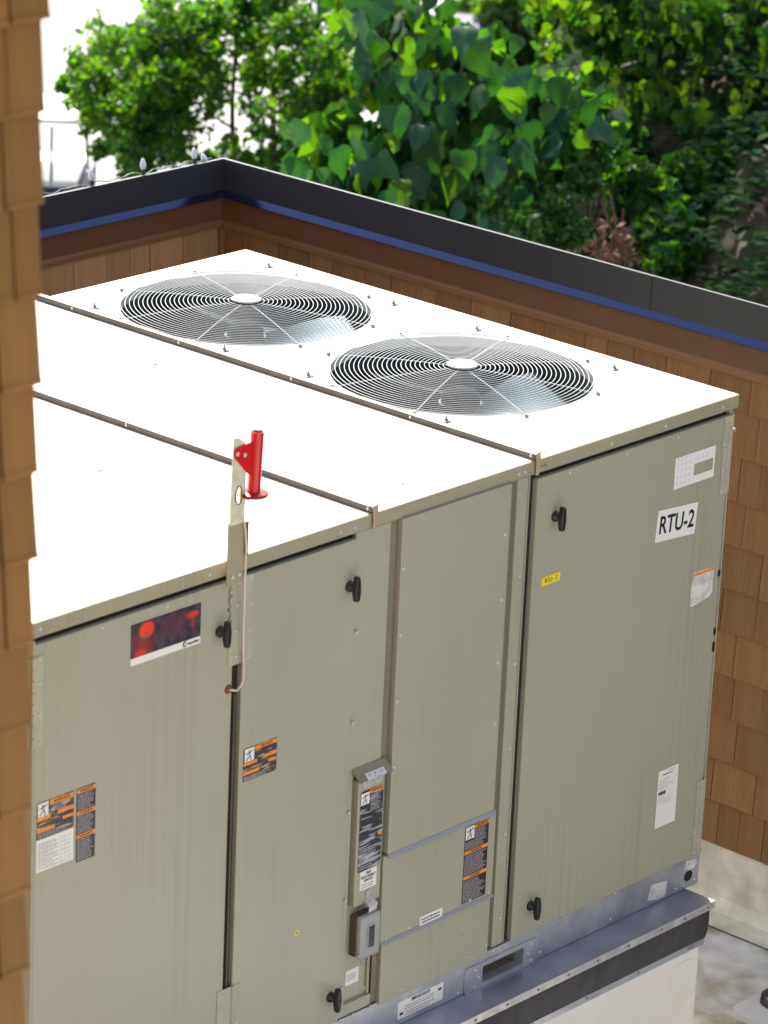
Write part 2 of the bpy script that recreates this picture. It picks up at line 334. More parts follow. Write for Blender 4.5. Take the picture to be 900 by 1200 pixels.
def wall_trim(parent, along, base_h):
    """coping etc.; profile given as (outward from wall face, z)"""
    def ext(prof, name, m, closed=True):
        b = MB(); n = len(prof)
        if along == 'y': P = lambda d, s_, z: (WX-d, s_(d), z)
        # mitre at the corner: end coordinate follows the offset d
        if along == 'y': ends = [lambda d: WY-d, lambda d: -9.0]; f = lambda d, e, z: (WX-d, ends[e](d), z)
        else: ends = [lambda d: WX-d, lambda d: -8.0]; f = lambda d, e, z: (ends[e](d), WY-d, z)
        vs = [f(d, 0, z) for d, z in prof]+[f(d, 1, z) for d, z in prof]
        b.poly(vs, [tuple(range(n-1, -1, -1)), tuple(range(n, 2*n))]+[(i, (i+1) % n, (i+1) % n+n, i+n) for i in range(n)])
        return b.build(name, m, parent)
    # face d=.035, top slopes away, drip hem kicks outward
    ext([(.035, -.045), (.035, -.170), (.030, -.170), (.030, -.056), (-.010, -.074), (-.150, -.30), (-.160, -.30), (-.016, -.058), (.028, -.0445)], 'coping', M['cope'])
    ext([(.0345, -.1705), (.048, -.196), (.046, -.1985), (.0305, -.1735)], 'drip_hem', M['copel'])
    ext([(.026, -.171), (.026, -.290), (.001, -.290), (.001, -.171)], 'fascia_board', M['fascia'])
    ext([(.018, -.2905), (.022, -.306), (.016, -.328), (.001, -.328), (.001, -.2905)], 'trim_bead', M['fasc2'])
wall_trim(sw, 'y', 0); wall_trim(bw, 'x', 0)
# coping lap joints
MB().box((WX-.037, 1.14, -.170), (WX-.0352, 1.30, -.046)).build('coping_splice', M['cope'], sw)
# stained base upstand with cant below the shingles
def base_strip(name, parent, along):
    b = MB(); prof = [(.001, -2.085), (.008, -2.112), (.012, -2.30), (.05, -2.338), (.16, -2.3465), (.16, DZ+.001), (.001, DZ+.001)]
    n = len(prof)
    if along == 'y': f = lambda d, e, z: (WX-d, (WY-d if e == 0 else -9), z)
    else: f = lambda d, e, z: ((WX-d if e == 0 else -6), WY-d, z)
    vs = [f(d, 0, z) for d, z in prof]+[f(d, 1, z) for d, z in prof]
    b.poly(vs, [(i, (i+1) % n, (i+1) % n+n, i+n) for i in range(n)]+[tuple(range(n)), tuple(range(2*n-1, n-1, -1))]); return b.build(name, M['base'], parent)
base_strip('membrane_upstand', sw, 'y'); base_strip('membrane_upstand', bw, 'x')

# ---- near building wing, shingled corner at the left
NX, NY = -4.644, -1.848
nb = thing('building_wall', (NX-1, NY, DZ), 'near shingled building corner cut by the left edge of the picture, its stained shingles out of focus', 'wall')
MB().box((-12.5, NY+.03, DZ), (NX-.10, WY-.06, 5.2)).build('wall_core', M['under'], nb)
LEAN = lambda z: (z-2.0)*.0145     # the old wall leans a little out of plumb
nme = shingle_mesh('shingle', M['cedb'], t=.020, h=.20)
nme2 = shingle_mesh('shingle', M['cedb'], t=.018, h=.20)
z0 = 2.097-.1645*27
nfix = {}
for k in range(46):
    o_ = .080+.012*math.sin(k*1.7)+(.012 if k % 2 else -.006)
    nfix[k] = [NX-.235-.03*math.sin(k*2.3), NX-o_]
courses(nb, nme, z0+STEP*14, 5.1, STEP, -5.9, NX+.004, lambda a, z: ((a+LEAN(z), NY+.02, z), (0, 0, 0)), .11, .19, 150, {k: v for k, v in nfix.items()}, gap=.007, m=M['cedb'])
courses(nb, nme, z0, z0+STEP*14, STEP, -6.5, NX+.004, lambda a, z: ((a+LEAN(z), NY+.02, z), (0, 0, 0)), .11, .19, 0, gap=.006, m=M['cedb'])
courses(nb, nme2, z0+STEP*14, 5.1, STEP, NY+.012, 1.2, lambda a, z: ((NX-.017+LEAN(z), a, z), (0, 0, math.pi/2)), .11, .19, 150, gap=.005, m=M['cedb'])
courses(nb, nme2, z0, z0+STEP*14, STEP, NY+.012, 1.2, lambda a, z: ((NX-.017+LEAN(z), a, z), (0, 0, math.pi/2)), .11, .19, 0, gap=.005, m=M['cedb'])

# ================================================================== ROOF CURB
XL = -2.975; HD = 2.178
cb = thing('roof_curb', (-1.5, 1.0, DZ), 'white membrane roof curb with galvanised shelf and black rubber band carrying the air unit', 'roof curb')
x0, x1, y0, y1 = XL-.02, -.075, -.118, HD+.12
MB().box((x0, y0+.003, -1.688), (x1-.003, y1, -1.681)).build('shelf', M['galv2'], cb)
lp = MB(); lp.box((x0, y0, -1.706), (x1, y0+.0025, -1.6805)); lp.box((x1-.0025, y0+.003, -1.706), (x1, y1, -1.6805)); lp.build('shelf_lip', M['lip'], cb)
# rubber skirt, slightly sagging
sk_ = MB(); N = 60; rows = 7; vs = []
for j in range(rows):
    z = -1.69-.128*j/(rows-1); t = j/(rows-1)
    for i in range(N+1):
        x = x0+(x1-.012-x0)*i/N; bul = .006*math.sin(math.pi*t)+.003*math.sin(x*19+3*t)*math.sin(math.pi*t)+.002*math.sin(x*47)*t*(1-t)*4
        vs.append((x, y0+.012-bul+.010*t, z))
    for i in range(1, 31):
        y = y0+.012+.010*t*(i < 2)+(y1-y0)*i/30; bul = .008*math.sin(math.pi*t)+.004*math.sin(y*23+5*t)*math.sin(math.pi*t)
        vs.append((x1-.012+(bul if i > 1 else 0)-.008*t, y, z))
n = N+31
sk_.poly(vs, [(j*n+i, (j+1)*n+i, (j+1)*n+i+1, j*n+i+1) for j in range(rows-1) for i in range(n-1)], True); sk_.build('rubber_skirt', M['skirt'], cb)
gs = MB(); gs.box((x0, y0+.024, -1.842), (x1-.014, y0+.0275, -1.815)); gs.box((x1-.0175, y0+.028, -1.842), (x1-.014, y1, -1.815)); gs.build('clamp_bar', M['galv'], cb)
MB().box((x0+.02, y0+.03, DZ+.001), (x1-.022, y1-.03, -1.7), .012).build('curb_wall', M['memb'], cb)
# rounded lap patch on the white membrane
pp_ = [(-.245, -2.30)]+[(-.245+.03*(1-math.cos(t)), -1.93+.055*math.sin(t)) for t in [i*math.pi/16 for i in range(9)]]+[(-.215+.06+.045*math.sin(t)*1, -1.93+.055*math.cos(t)) for t in [i*math.pi/16 for i in range(9)]]+[(-.11, -2.30)]
MB().prism(pp_, y0+.0275, y0+.031).build('membrane_patch', M['memb'], cb)
scr = MB(); scr.lathe([(.0, .004), (.0035, .0038), (.006, .002), (.0062, 0)], (0, 0, 0), 8, 'y'); SCREW = scr.mesh('screw', M['screw'])
scd = MB(); scd.lathe([(.0, .004), (.0035, .0038), (.006, .002), (.0062, 0)], (0, 0, 0), 8, 'y'); SCREWD = scd.mesh('screw', M['screwd'])
def screws(parent, pts, y, me=SCREW, s=1.0):
    for x, z in pts: inst('screw', me, parent, (x, y, z), (s, s, s))
screws(cb, [(-.112, -1.693), (-.233, -1.693), (-.353, -1.692), (-.522, -1.693), (-.676, -1.693), (-.818, -1.693), (-.966, -1.693), (-1.111, -1.693), (-1.26, -1.693)], y0, SCREWD, .8)
screws(cb, [(-.15, -1.828), (-.165, -1.829), (-.43, -1.828), (-.69, -1.828), (-.95, -1.828)], y0+.024, SCREWD, .8)

# ================================================================== ROOFTOP UNIT
ru = thing('rooftop_air_unit', (-1.49, 1.09, -1.68), 'big beige rooftop air unit with two round fan guards and service doors', 'air conditioner')
# core body with recess plane y=.022, its top carries holes for the fans
BODY_Y = .022
b = MB()
b.box((XL+.012, BODY_Y, -1.56), (-.022, HD-.01, -.34)); b.box((XL+.012, BODY_Y, -.339), (-.022, BODY_Y+.03, -.035)); b.box((XL+.012, BODY_Y+.031, -.339), (-.96, HD-.01, -.035))
b.box((-.959, HD-.05, -.339), (-.022, HD-.01, -.035)); b.box((-.05, BODY_Y+.031, -.339), (-.022, HD-.051, -.035))
b.build('cabinet', M['recess'], ru)
# outer skins: left end, right end, back
MB().box((XL+.004, -.0, -1.56), (XL+.0115, HD-.004, -.05)).build('end_panel', M['panel'], ru)
MB().box((-.0215, .003, -1.56), (-.014, HD-.004, -.05)).build('end_panel', M['panel'], ru)
FC = [(-.517, 1.657), (-.512, .706)]; FR = .418
SX = [-1.680, -.972]
# roof panels
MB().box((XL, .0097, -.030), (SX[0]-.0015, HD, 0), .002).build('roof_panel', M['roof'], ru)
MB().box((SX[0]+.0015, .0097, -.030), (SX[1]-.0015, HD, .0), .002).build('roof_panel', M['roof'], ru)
# fan deck with two round holes
bm = bmesh.new()
def ring_deck():
    b = MB(); zt, zb = 0.0, -.012; X0, X1, Y0, Y1 = SX[1]+.0015, 0.010, .0097, HD
    ymid = (FC[0][1]+FC[1][1])/2
    for (cx, cy), ya, yb in ((FC[1], Y0, ymid), (FC[0], ymid, Y1)):
        n = 96; inner = []; outer = []
        for i in range(n):
            t = 2*math.pi*i/n; c_, s_ = math.cos(t), math.sin(t)
            inner.append((cx+FR*c_, cy+FR*s_))
            k = min([(X1-cx)/c_ if c_ > 1e-6 else 1e9, (X0-cx)/c_ if c_ < -1e-6 else 1e9, (yb-cy)/s_ if s_ > 1e-6 else 1e9, (ya-cy)/s_ if s_ < -1e-6 else 1e9])
            outer.append((cx+k*c_, cy+k*s_))
        # insert corners by snapping nearest outer samples
        for cxx, cyy in ((X0, ya), (X1, ya), (X1, yb), (X0, yb)):
            j = min(range(n), key=lambda i: (outer[i][0]-cxx)**2+(outer[i][1]-cyy)**2); outer[j] = (cxx, cyy)
        vs = [(x, y, zt) for x, y in outer]+[(x, y, zt) for x, y in inner]+[(x, y, zb-.02) for x, y in inner]
        b.poly(vs, [(i, (i+1) % n, n+(i+1) % n, n+i) for i in range(n)]+[(n+i, n+(i+1) % n, 2*n+(i+1) % n, 2*n+i) for i in range(n)])
    return b
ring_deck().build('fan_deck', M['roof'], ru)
# roof edge trim along the front and right
def trim(xa, xb):
    b = MB(); b.box((xa, .006, -.043), (xb, .0095, -.0015)); return b
for xa, xb in ((XL, SX[0]-.001), (SX[0]+.001, SX[1]-.001), (SX[1]+.001, .011)): trim(xa, xb).build('edge_trim', M['trim'], ru)
MB().box((.0105, .0098, -.043), (.014, HD, -.0015)).build('edge_trim', M['trim'], ru)
MB().box((XL-.004, .006, -.054), (XL-.0005, HD, -.0015)).build('edge_trim', M['trim'], ru)
MB().box((XL, HD+.0005, -.054), (.0135, HD+.004, -.0015)).build('edge_trim', M['trim'], ru)
# black strip painting in the shade of the gap under the trim
MB().box((XL+.01, .0208, -.0615), (-.02, .0216, -.0305)).build('gap_shade', M['cav'], ru)
for sx in SX:
    b = MB(); b.box((sx-.011, .004, .0006), (sx+.011, HD, .020), .003); s_ = b.build('roof_seam', M['seam'], ru)
    for y in (.02, .5, 1.0, 1.5, 2.0): inst('screw', SCREW, s_, (sx-.0112, y, .011), (.8, .8, .8), (0, 0, -math.pi/2))
    fl = MB(); fl.poly([(sx-.012, .002, .020), (sx+.012, .002, .026), (sx+.011, -.001, -.005), (sx+.007, 0, -.046), (sx-.009, 0, -.046), (sx-.011, -.0025, -.01)], [(0, 5, 4, 3, 2, 1)])
    fl.poly([(sx-.012, .002, .020), (sx+.012, .002, .026), (sx+.009, .02, .027), (sx-.008, .019, .0225)], [(0, 1, 2, 3)]); fl.build('seam_cap', M['tan'], ru)
# left neighbour trim screws etc
screws(ru, [(-2.944, -.020), (-2.331, -.024), (-1.815, -.026), (-1.756, -.026), (-1.05, -.026), (-1.023, -.026), (-.357, -.026), (-.069, -.026), (-.62, -.026)], .006)
screws(ru, [(-.945, -.024), (-.93, -.024)], .006, SCREWD, .7)
# roof studs
STUD = MB(); STUD.cyl((0, 0, 0), (0, 0, .012), .006, .006, 8); STUD.cyl((0, 0, .012), (0, 0, .02), .003, .003, 6); STUD.lathe([(.017, .0005), (.016, .003), (.007, .004)], (0, 0, 0), 12); stm = STUD.mesh('stud', M['screwd'])
for x, y in ((-.09, 1.967), (-.897, 1.984), (-.096, 1.378), (-.897, 1.009), (-.906, 1.37), (-.09, .428), (-.103, 1.0), (-.905, .423)): inst('stud', stm, ru, (x, y, .0))

# fans ---------------------------------------------------------------
def torus(b, cx, cy, z, R, r, n=84, k=5):
    vs = []
    for i in range(n):
        t = 2*math.pi*i/n
        for j in range(k):
            a = 2*math.pi*j/k; rr_ = R+r*math.cos(a); vs.append((cx+rr_*math.cos(t), cy+rr_*math.sin(t), z+r*math.sin(a)))
    b.poly(vs, [(i*k+j, ((i+1) % n)*k+j, ((i+1) % n)*k+(j+1) % k, i*k+(j+1) % k) for i in range(n) for j in range(k)], True)
for fi, (cx, cy) in enumerate(FC):
    g = MB(); gz = lambda R: .008+.022*(1-(R/.431)**2)
    nr = 26
    for i in range(nr): R = .060+(.431-.060)*i/(nr-1); torus(g, cx, cy, gz(R), R, .0013 if i < nr-1 else .002)
    g.build('fan_guard', M['guard'], ru, label=None)
    guard = S.collection.objects[-1] if False else [o for o in bpy.data.objects if o.name.startswith('fan_guard')][-1]
    for a in (22, 67.5, 112.5, 157.5, 202.5, 247.5, 292.5, 337.5):
        t = math.radians(a); c_, s_ = math.cos(t), math.sin(t); q = MB()
        q.tube([(cx+R*c_, cy+R*s_, gz(R)-.0045) for R in (.04, .12, .2, .3, .38, .425)]+[(cx+.437*c_, cy+.437*s_, .006), (cx+.452*c_, cy+.452*s_, .005)], .0021, 6)
        q.build('spoke', M['guard'], guard)
        q = MB(); q.cyl((cx+.450*c_, cy+.450*s_, .0), (cx+.450*c_, cy+.450*s_, .011), .007, .006, 8); q.build('mount_bolt', M['screwd'], guard)
    q = MB(); q.lathe([(.0, .040), (.046, .039), (.050, .036), (.050, .033)], (cx, cy, 0), 28); q.build('hub_disc', M['guard'], guard)
    wl = MB(); n = 64
    prof = [(FR+.004, -.03), (FR-.004, -.06), (FR-.006, -.20)]
    wl.lathe(prof, (cx, cy, 0), 64); wl.lathe([(FR-.006, -.20), (.46, -.335), (.0, -.336)], (cx, cy, 0), 64); wl.build('fan_well', M['well'], ru)
    mo = MB(); mo.cyl((cx, cy, -.33), (cx, cy, -.16), .075, .075, 20); mo.lathe([(0, -.05), (.05, -.052), (.062, -.07), (.062, -.15)], (cx, cy, 0), 20)
    for a in (20, 140, 260):
        t = math.radians(a); mo.tube([(cx+.06*math.cos(t), cy+.06*math.sin(t), -.26), (cx+.41*math.cos(t), cy+.41*math.sin(t), -.24)], .008, 6)
    mo.build('fan_motor', M['motor'], ru)
    fan = MB(); fan.cyl((cx, cy, -.15), (cx, cy, -.09), .075, .07, 20); fo = fan.build('fan_rotor', M['blade'], ru)
    for bl in range(4):
        t0 = math.radians(bl*90+(35 if fi == 0 else 52)); vs = []; nu, nv = 9, 7
        for i in range(nu):
            R = .07+.325*i/(nu-1); wd = math.radians(30)+math.radians(10)*math.sin(math.pi*i/(nu-1))
            for j in range(nv):
                u_ = j/(nv-1)-.5; t = t0+wd*2*u_*.9+.25*(R/.4); z = -.115+.085*u_*(.6+.4*R/.4)-.02*(1-4*u_*u_)
                vs.append((cx+R*math.cos(t), cy+R*math.sin(t), z))
        q = MB(); q.poly(vs, [(i*nv+j, (i+1)*nv+j, (i+1)*nv+j+1, i*nv+j+1) for i in range(nu-1) for j in range(nv-1)], True); q.build('blade', M['blade'], fo)

# front face -----------------------------------------------------------
def slab(name, xa, xb, za, zb, y, t, m=None, bev=.003, parent=None, label=None):
    return MB().box((xa, y, za), (xb, y+t, zb), bev).build(name, m or M['panel'], parent or ru, label=label)
def handle(door, x, z):
    b = MB(); b.lathe([(.0, .030), (.010, .030), (.0115, .012), (.0175, .010), (.019, .003), (.019, 0)], (x, 0, z), 18, 'y')
    # T grip: faceted lozenge
    yf0, yf1 = -.026, -.046
    o_ = [(-.006, .042), (.006, .042), (.0125, .012), (.0125, -.014), (.006, -.044), (-.006, -.044), (-.0125, -.014), (-.0125, .012)]
    n = 8; vs = [(x+a, yf0, z+c) for a, c in o_]+[(x+a*.98, yf1+.004, z+c) for a, c in o_]+[(x+a*.7, yf1, z+c*.9) for a, c in o_]
    b.poly(vs, [tuple(range(n))]+[(i+k*n, i+n+k*n, (i+1) % n+n+k*n, (i+1) % n+k*n) for k in (0, 1) for i in range(n)]+[tuple(range(3*n-1, 2*n-1, -1))])
    b.lathe([(.0, .001), (.0045, .0008), (.0045, 0)], (x, yf1, z), 10, 'y')
    b.v = [(x+(p-x)*.86, q*.86, z+(r_-z)*.86) for p, q, r_ in b.v]; h = b.build('handle', M['black'], door); return h
dl = slab('door', -2.962, -2.238, -1.563, -.060, 0, .0205)
handle(dl, -2.292, -.196)
dm = slab('door', -2.200, -1.749, -1.568, -.060, 0, .0205)
handle(dm, -1.778, -.194); handle(dm, -1.787, -1.475)
dr = slab('door', -.968, -.031, -1.570, -.060, 0, .0205)
handle(dr, -.880, -.196); handle(dr, -.885, -1.475)
# middle fixed strip with the disconnect opening (built as frame round the opening)
OX0, OX1, OZ0, OZ1 = -1.722, -1.6, -1.53, -.785
fpn = MB(); fpn.box((-1.7485, .0065, OZ1), (-1.604, .0205, -.0445)); fpn.box((-1.7485, .0065, -1.566), (OX0, .0205, OZ1-.0005)); fpn.box((OX0+.0005, .0065, -1.566), (-1.604, BODY_Y-.001, OZ0)); fpn.build('fixed_panel', M['panel'], ru)
MB().box((-1.6037, .0155, -1.566), (-1.5965, .0205, -.0445)).build('joint_strip', M['cav'], ru)
MB().box((-1.5963, .012, -1.566), (-1.573, .0205, -.0445)).build('joint_strip', M['seam2'], ru)
# big removable panel, the two below it, each with a kicked-out hem
bp = slab('cover_panel', -1.567, -1.091, -1.088, -.0445, -.005, .0255, M['panel_smooth'])
def hem(parent, xa, xb, z, y, d=.010, h=.009, name='hem'):
    P = [(y, z), (y-d, z-h), (y-d+.001, z-h-.0015), (y, z-.0022)]
    vs = [(xa, a, b_) for a, b_ in P]+[(xb, a, b_) for a, b_ in P]
    b = MB(); b.poly(vs, [(0, 1, 2, 3), (7, 6, 5, 4)]+[(i, i+4, (i+1) % 4+4, (i+1) % 4) for i in range(4)]); return b.build(name, M['hem'], parent)
hem(bp, -1.567, -1.091, -1.0875, -.0052)
mp_ = slab('cover_panel', -1.583, -1.078, -1.370, -1.0905, -.004, .025, M['panel_smooth'])
hem(mp_, -1.583, -1.078, -1.3695, -.0042, .008, .007)
lp_ = slab('cover_panel', -1.5715, -1.080, -1.580, -1.3725, -.001, .022, M['panel_smooth'])
# post between cover panels and right door
slab('post', -1.052, -1.004, -1.566, -.0445, .0065, .0150, bev=.002)
MB().box((-1.088, .016, -1.566), (-1.0525, .0208, -.0445)).build('joint_strip', M['recess'], ru)
MB().box((-1.0035, .0195, -1.566), (-.9685, BODY_Y-.0005, -.0445)).build('joint_strip', M['cav'], ru)
slab('post', -.9995, -.9925, -1.566, -.0445, .0085, .0105, M['trim'], .001)
MB().box((-2.2375, .0175, -1.566), (-2.2005, BODY_Y-.0005, -.0445)).build('joint_strip', M['cav'], ru)
slab('post', -2.2225, -2.2165, -1.566, -.40, .004, .013, M['seam'], .001)
slab('post', -.0305, -.0145, -1.566, -.0445, .0068, .0145, M['panel'], .002)
# hinges
def hinge(xa, xk, xb, z0_, z1_, y=-.0005, screws_=(), y2=None):
    b = MB(); b.box((xa, y-.0018, z0_), (xk-.004, y, z1_)); b.box((xk+.004, (y2 or y)-.0018, z0_), (xb, (y2 or y), z1_)); h = b.build('hinge', M['hinge'], ru)
    n = max(3, int((z1_-z0_)/.035)); dz = (z1_-z0_)/n
    for i in range(n):
        k = MB(); k.cyl((xk, y-.002, z0_+i*dz+.001), (xk, y-.002, z0_+(i+1)*dz-.001), .0042, .0042, 8); k.build('knuckle', M['hinge'], h)
    for p in screws_: inst('screw', SCREW, h, (p[0], y-.0018, p[1]), (.85, .85, .85))
    return h
hinge(-.064, -.035, -.018, -.316, -.058, screws_=((-.057, -.07), (-.057, -.15), (-.057, -.235), (-.057, -.305)))
hinge(-.064, -.035, -.018, -1.566, -1.30, screws_=((-.057, -1.31), (-.057, -1.40), (-.057, -1.48), (-.057, -1.555)))
hinge(-2.258, -2.202, -2.168, -.310, -.058, screws_=((-2.222, -.073), (-2.229, -.136), (-2.23, -.21), (-2.227, -.285), (-2.247, -.075), (-2.245, -.283), (-2.173, -.066), (-2.176, -.144), (-2.176, -.224), (-2.176, -.3)))
hinge(-2.262, -2.202, -2.172, -1.56, -1.295, screws_=((-2.25, -1.31), (-2.235, -1.312), (-2.18, -1.315), (-2.25, -1.40), (-2.18, -1.42)))
hinge(-2.952, -2.9705, -2.935, -.347, -.092) if False else None
hb = MB(); hb.box((-2.970, -.0022, -.347), (-2.936, -.0004, -.092)); hb.box((XL-.002, .004, -.347), (XL+.0035, .04, -.10)); hL = hb.build('hinge', M['hinge'], ru)
for i in range(8):
    k = MB(); k.cyl((-2.9715, -.002, -.346+i*.0318), (-2.9715, -.002, -.346+(i+1)*.0318-.002), .0048, .0048, 8); k.build('knuckle', M['hinge'], hL)
for z in (-.100, -.167, -.255, -.335): inst('screw', SCREW, hL, (-2.950, -.0022, z), (.85, .85, .85))
screws(ru, [(-2.729, -.071), (-2.493, -.071), (-.819, -.072), (-.549, -.072), (-.297, -.073), (-1.742+.004, -.343), (-1.738, -.622), (-1.738, -.902), (-1.738, -1.181), (-1.738, -1.466)], 0)
screws(ru, [(-1.556, -.194), (-1.556, -.397), (-1.556, -.604), (-1.556, -.81), (-1.112, -.197), (-1.112, -.401), (-1.112, -.602), (-1.112, -.80)], -.005, s=1.15)
screws(ru, [(-1.02, -.353), (-1.02, -.634), (-1.02, -.908), (-1.02, -1.193), (-1.02, -1.475)], .006)
screws(ru, [(-1.454, -1.361-.0), (-1.181, -1.36), (-1.095, -1.36), (-1.56, -1.362)], -.004)
screws(ru, [(-1.338, -1.445), (-1.206, -1.444), (-1.477, -1.558), (-1.155, -1.560), (-1.09, -1.54)], -.001)
# base rail -------------------------------------------------------------
FX0, FX1, FZ0, FZ1 = -1.098, -.905, -1.668, -1.612
br = MB(); YB = .004
br.box((XL+.004, YB, -1.679), (FX0, YB+.03, -1.5705)); br.box((FX1, YB, -1.679), (-.014, YB+.03, -1.5705)); br.box((FX0+.0003, YB, FZ1), (FX1-.0003, YB+.03, -1.5705)); br.box((FX0+.0003, YB, -1.679), (FX1-.0003, YB+.03, FZ0))
br.build('base_rail', M['galv'], ru)
bs = MB(); bs.box((-.030+.0165, YB+.001, -1.679), (-.0105, HD-.01, -1.5705)); bs.box((XL+.001, YB+.031, -1.679), (XL+.004, HD-.01, -1.5705)); bs.box((XL+.005, HD-.03, -1.679), (-.015, HD-.012, -1.5705)); bs.build('base_rail', M['galv'], ru)
MB().box((FX0-.01, .16, -1.678), (FX1+.01, .162, -1.60)).build('pocket_back', M['seam'], ru)
pk = MB(); pk.box((FX0-.006, YB+.031, -1.678), (FX0-.003, .159, -1.60)); pk.box((FX1+.003, YB+.031, -1.678), (FX1+.006, .159, -1.60)); pk.box((FX0, YB+.031, -1.678), (FX1, .159, -1.674)); pk.box((FX0, YB+.031, -1.604), (FX1, .159, -1.60)); pk.build('fork_pocket', M['trim'], ru)
# pocket plate: rounded frame
fp = MB()
def rr_(x0, x1, z0, z1, r, n=5):
    P = []
    for cx, cz, a0 in ((x1-r, z1-r, 0), (x0+r, z1-r, 90), (x0+r, z0+r, 180), (x1-r, z0+r, 270)):
        for i in range(n+1): a = math.radians(a0+90*i/n); P.append((cx+r*math.cos(a), cz+r*math.sin(a)))
    return P
def frame(b, outer, inner, y0, y1):
    n = len(outer); vs = [(x, y0, z) for x, z in outer]+[(x, y0, z) for x, z in inner]+[(x, y1, z) for x, z in outer]+[(x, y1, z) for x, z in inner]
    f = []
    for i in range(n):
        j = (i+1) % n; f += [(i, i+n, j+n, j), (i, j, j+2*n, i+2*n), (i+n, i+3*n, j+3*n, j+n)]
    b.poly(vs, f)
frame(fp, rr_(-1.180, -.835, -1.682, -1.597, .010), rr_(FX0, FX1, FZ0, FZ1, .002), -.0015, YB-.0003)
fpo = fp.build('pocket_plate', M['galv'], ru)
for p in ((-1.134, -1.612), (-1.116, -1.641), (-1.134, -1.670), (-.868, -1.612), (-.881, -1.643), (-.866, -1.670)): inst('screw', SCREW, fpo, (p[0], -.0015, p[1]))
screws(ru, [(-.467, -1.662), (-.127, -1.664), (-.086, -1.667), (-.077, -1.594), (-.831+.015, -1.660), (-1.205, -1.668), (-.03, -1.66), (-.025, -1.60), (-1.046, -1.578), (-1.018, -1.578), (-.70, -1.576), (-.45, -1.576)], YB)
screws(ru, [(-1.663+.002, -1.541+.03), (-1.611-.004, -1.542+.03)], BODY_Y-.001)
screws(ru, [(-1.60-.01, -1.5695), (-1.686, -1.5695), (-1.741, -1.5695)], YB-.004)
# lifting hole near the corner
lh = MB(); lh.prism(rr_(-.088, -.047, -1.654, -1.619, .016), YB-.0012, YB-.0004); lh.build('lifting_hole', M['plug'], ru)
# plugs on the right edge
for nm, c, w_, h_, r_ in (('plug', (-.0315, -.587), .009, .0105, .001), ('plug', (-.0315, -.785), .009, .013, .008), ('plug', (-.0315, -.838), .0095, .018, .009)):
    q = MB(); q.prism(rr_(c[0]-w_*.7, c[0]+w_*.7, c[1]-h_, c[1]+h_, min(r_, w_*.69)), -.0012, -.0002); q.build(nm, M['plug'], ru)
q = MB(); q.lathe([(0, .02), (.01, .018), (.012, .0)], (0, 0, 0), 10, 'y'); q2 = q.mesh('eye_bolt', M['galv']); inst('eye_bolt', q2, ru, (-.014, .012, -.118), rot=(0, 0, math.pi/2))

# disconnect recess ------------------------------------------------------
MB().box((OX0, .0205, OZ0), (-1.604, .0216, OZ1)).build('recess_plate', M['panel'], ru)
cv = slab('switch_cover', -1.708, -1.597, -1.212, -.812, -.006, .026, bev=.003)
fl = MB(); fl.poly([(-1.728, .004, -.772), (-1.588, .004, -.772), (-1.582, -.024, -.806), (-1.722, -.024, -.806), (-1.728, .006, -.775), (-1.588, .006, -.775), (-1.582, -.022, -.809), (-1.722, -.022, -.809)], [(0, 3, 2, 1), (4, 5, 6, 7), (3, 7, 6, 2), (0, 4, 7, 3), (1, 2, 6, 5), (0, 1, 5, 4)])
flp = fl.build('rain_flap', M['seam2'], ru)
hp = MB(); hp.poly([(-1.692, -.0125, -.789), (-1.612, -.0125, -.789), (-1.610, -.026, -.8055), (-1.690, -.026, -.8055)], [(0, 3, 2, 1)]); hp.box((-1.690, -.0085, -.838), (-1.610, -.0064, -.812)); hp.cyl((-1.690, -.016, -.811), (-1.610, -.016, -.811), .004, .004, 8); hpo = hp.build('flap_hinge', M['lip'], ru)
for x in (-1.676, -1.651, -1.626): inst('screw', SCREW, hpo, (x, -.0195, -.797), (.9, .9, .9), (-.9, 0, 0)); inst('screw', SCREW, hpo, (x, -.0085, -.828), (.8, .8, .8))
cl = MB(); cl.box((-1.660, -.0095, -1.205), (-1.642, -.0065, -1.175)); cl.poly([(-1.668, -.008, -1.200), (-1.632, -.008, -1.196), (-1.630, -.030, -1.212), (-1.666, -.030, -1.216), (-1.664, -.026, -1.236), (-1.630, -.026, -1.232)], [(0, 3, 2, 1), (3, 4, 5, 2)]); cl.cyl((-1.665, -.014, -1.213), (-1.632, -.014, -1.209), .009, .009, 10); clo = cl.build('hasp', M['lip'], ru); inst('screw', SCREW, clo, (-1.651, -.0095, -1.183), (.8, .8, .8))
# grey gasketed outlet box
ob = MB(); ob.box((-1.694, -.006, -1.378), (-1.612, .0200, -1.246), .004); obo = ob.build('outlet_box', M['seam'], ru)
M['obx'] = mat('grey_box_paint', (.34, .34, .31), .45, var=.05)
oc = MB(); oc.box((-1.697, -.028, -1.381), (-1.609, -.0065, -1.243), .011); occ = oc.build('box_cover', M['obx'], obo)
w2 = MB(); frame(w2, rr_(-1.668, -1.634, -1.352, -1.274, .006), rr_(-1.664, -1.638, -1.348, -1.278, .004), -.0305, -.0282); w2.build('window_frame', M['obx'], obo)
MB().box((-1.664, -.0292, -1.348), (-1.638, -.0283, -1.278)).build('window', mat('smoky_window', (.03, .03, .03), .15), obo)
q = MB(); q.cyl((-1.704, -.022, -1.366), (-1.694, -.022, -1.366), .006, .006, 8); q.cyl((-1.690, -.034, -1.392), (-1.684, -.020, -1.378), .004, .004, 6); q.build('latch', M['galv'], obo)
slab('guide_rail', -1.616, -1.6065, -1.528, -1.392, .012, .0085, M['trim'], .001)

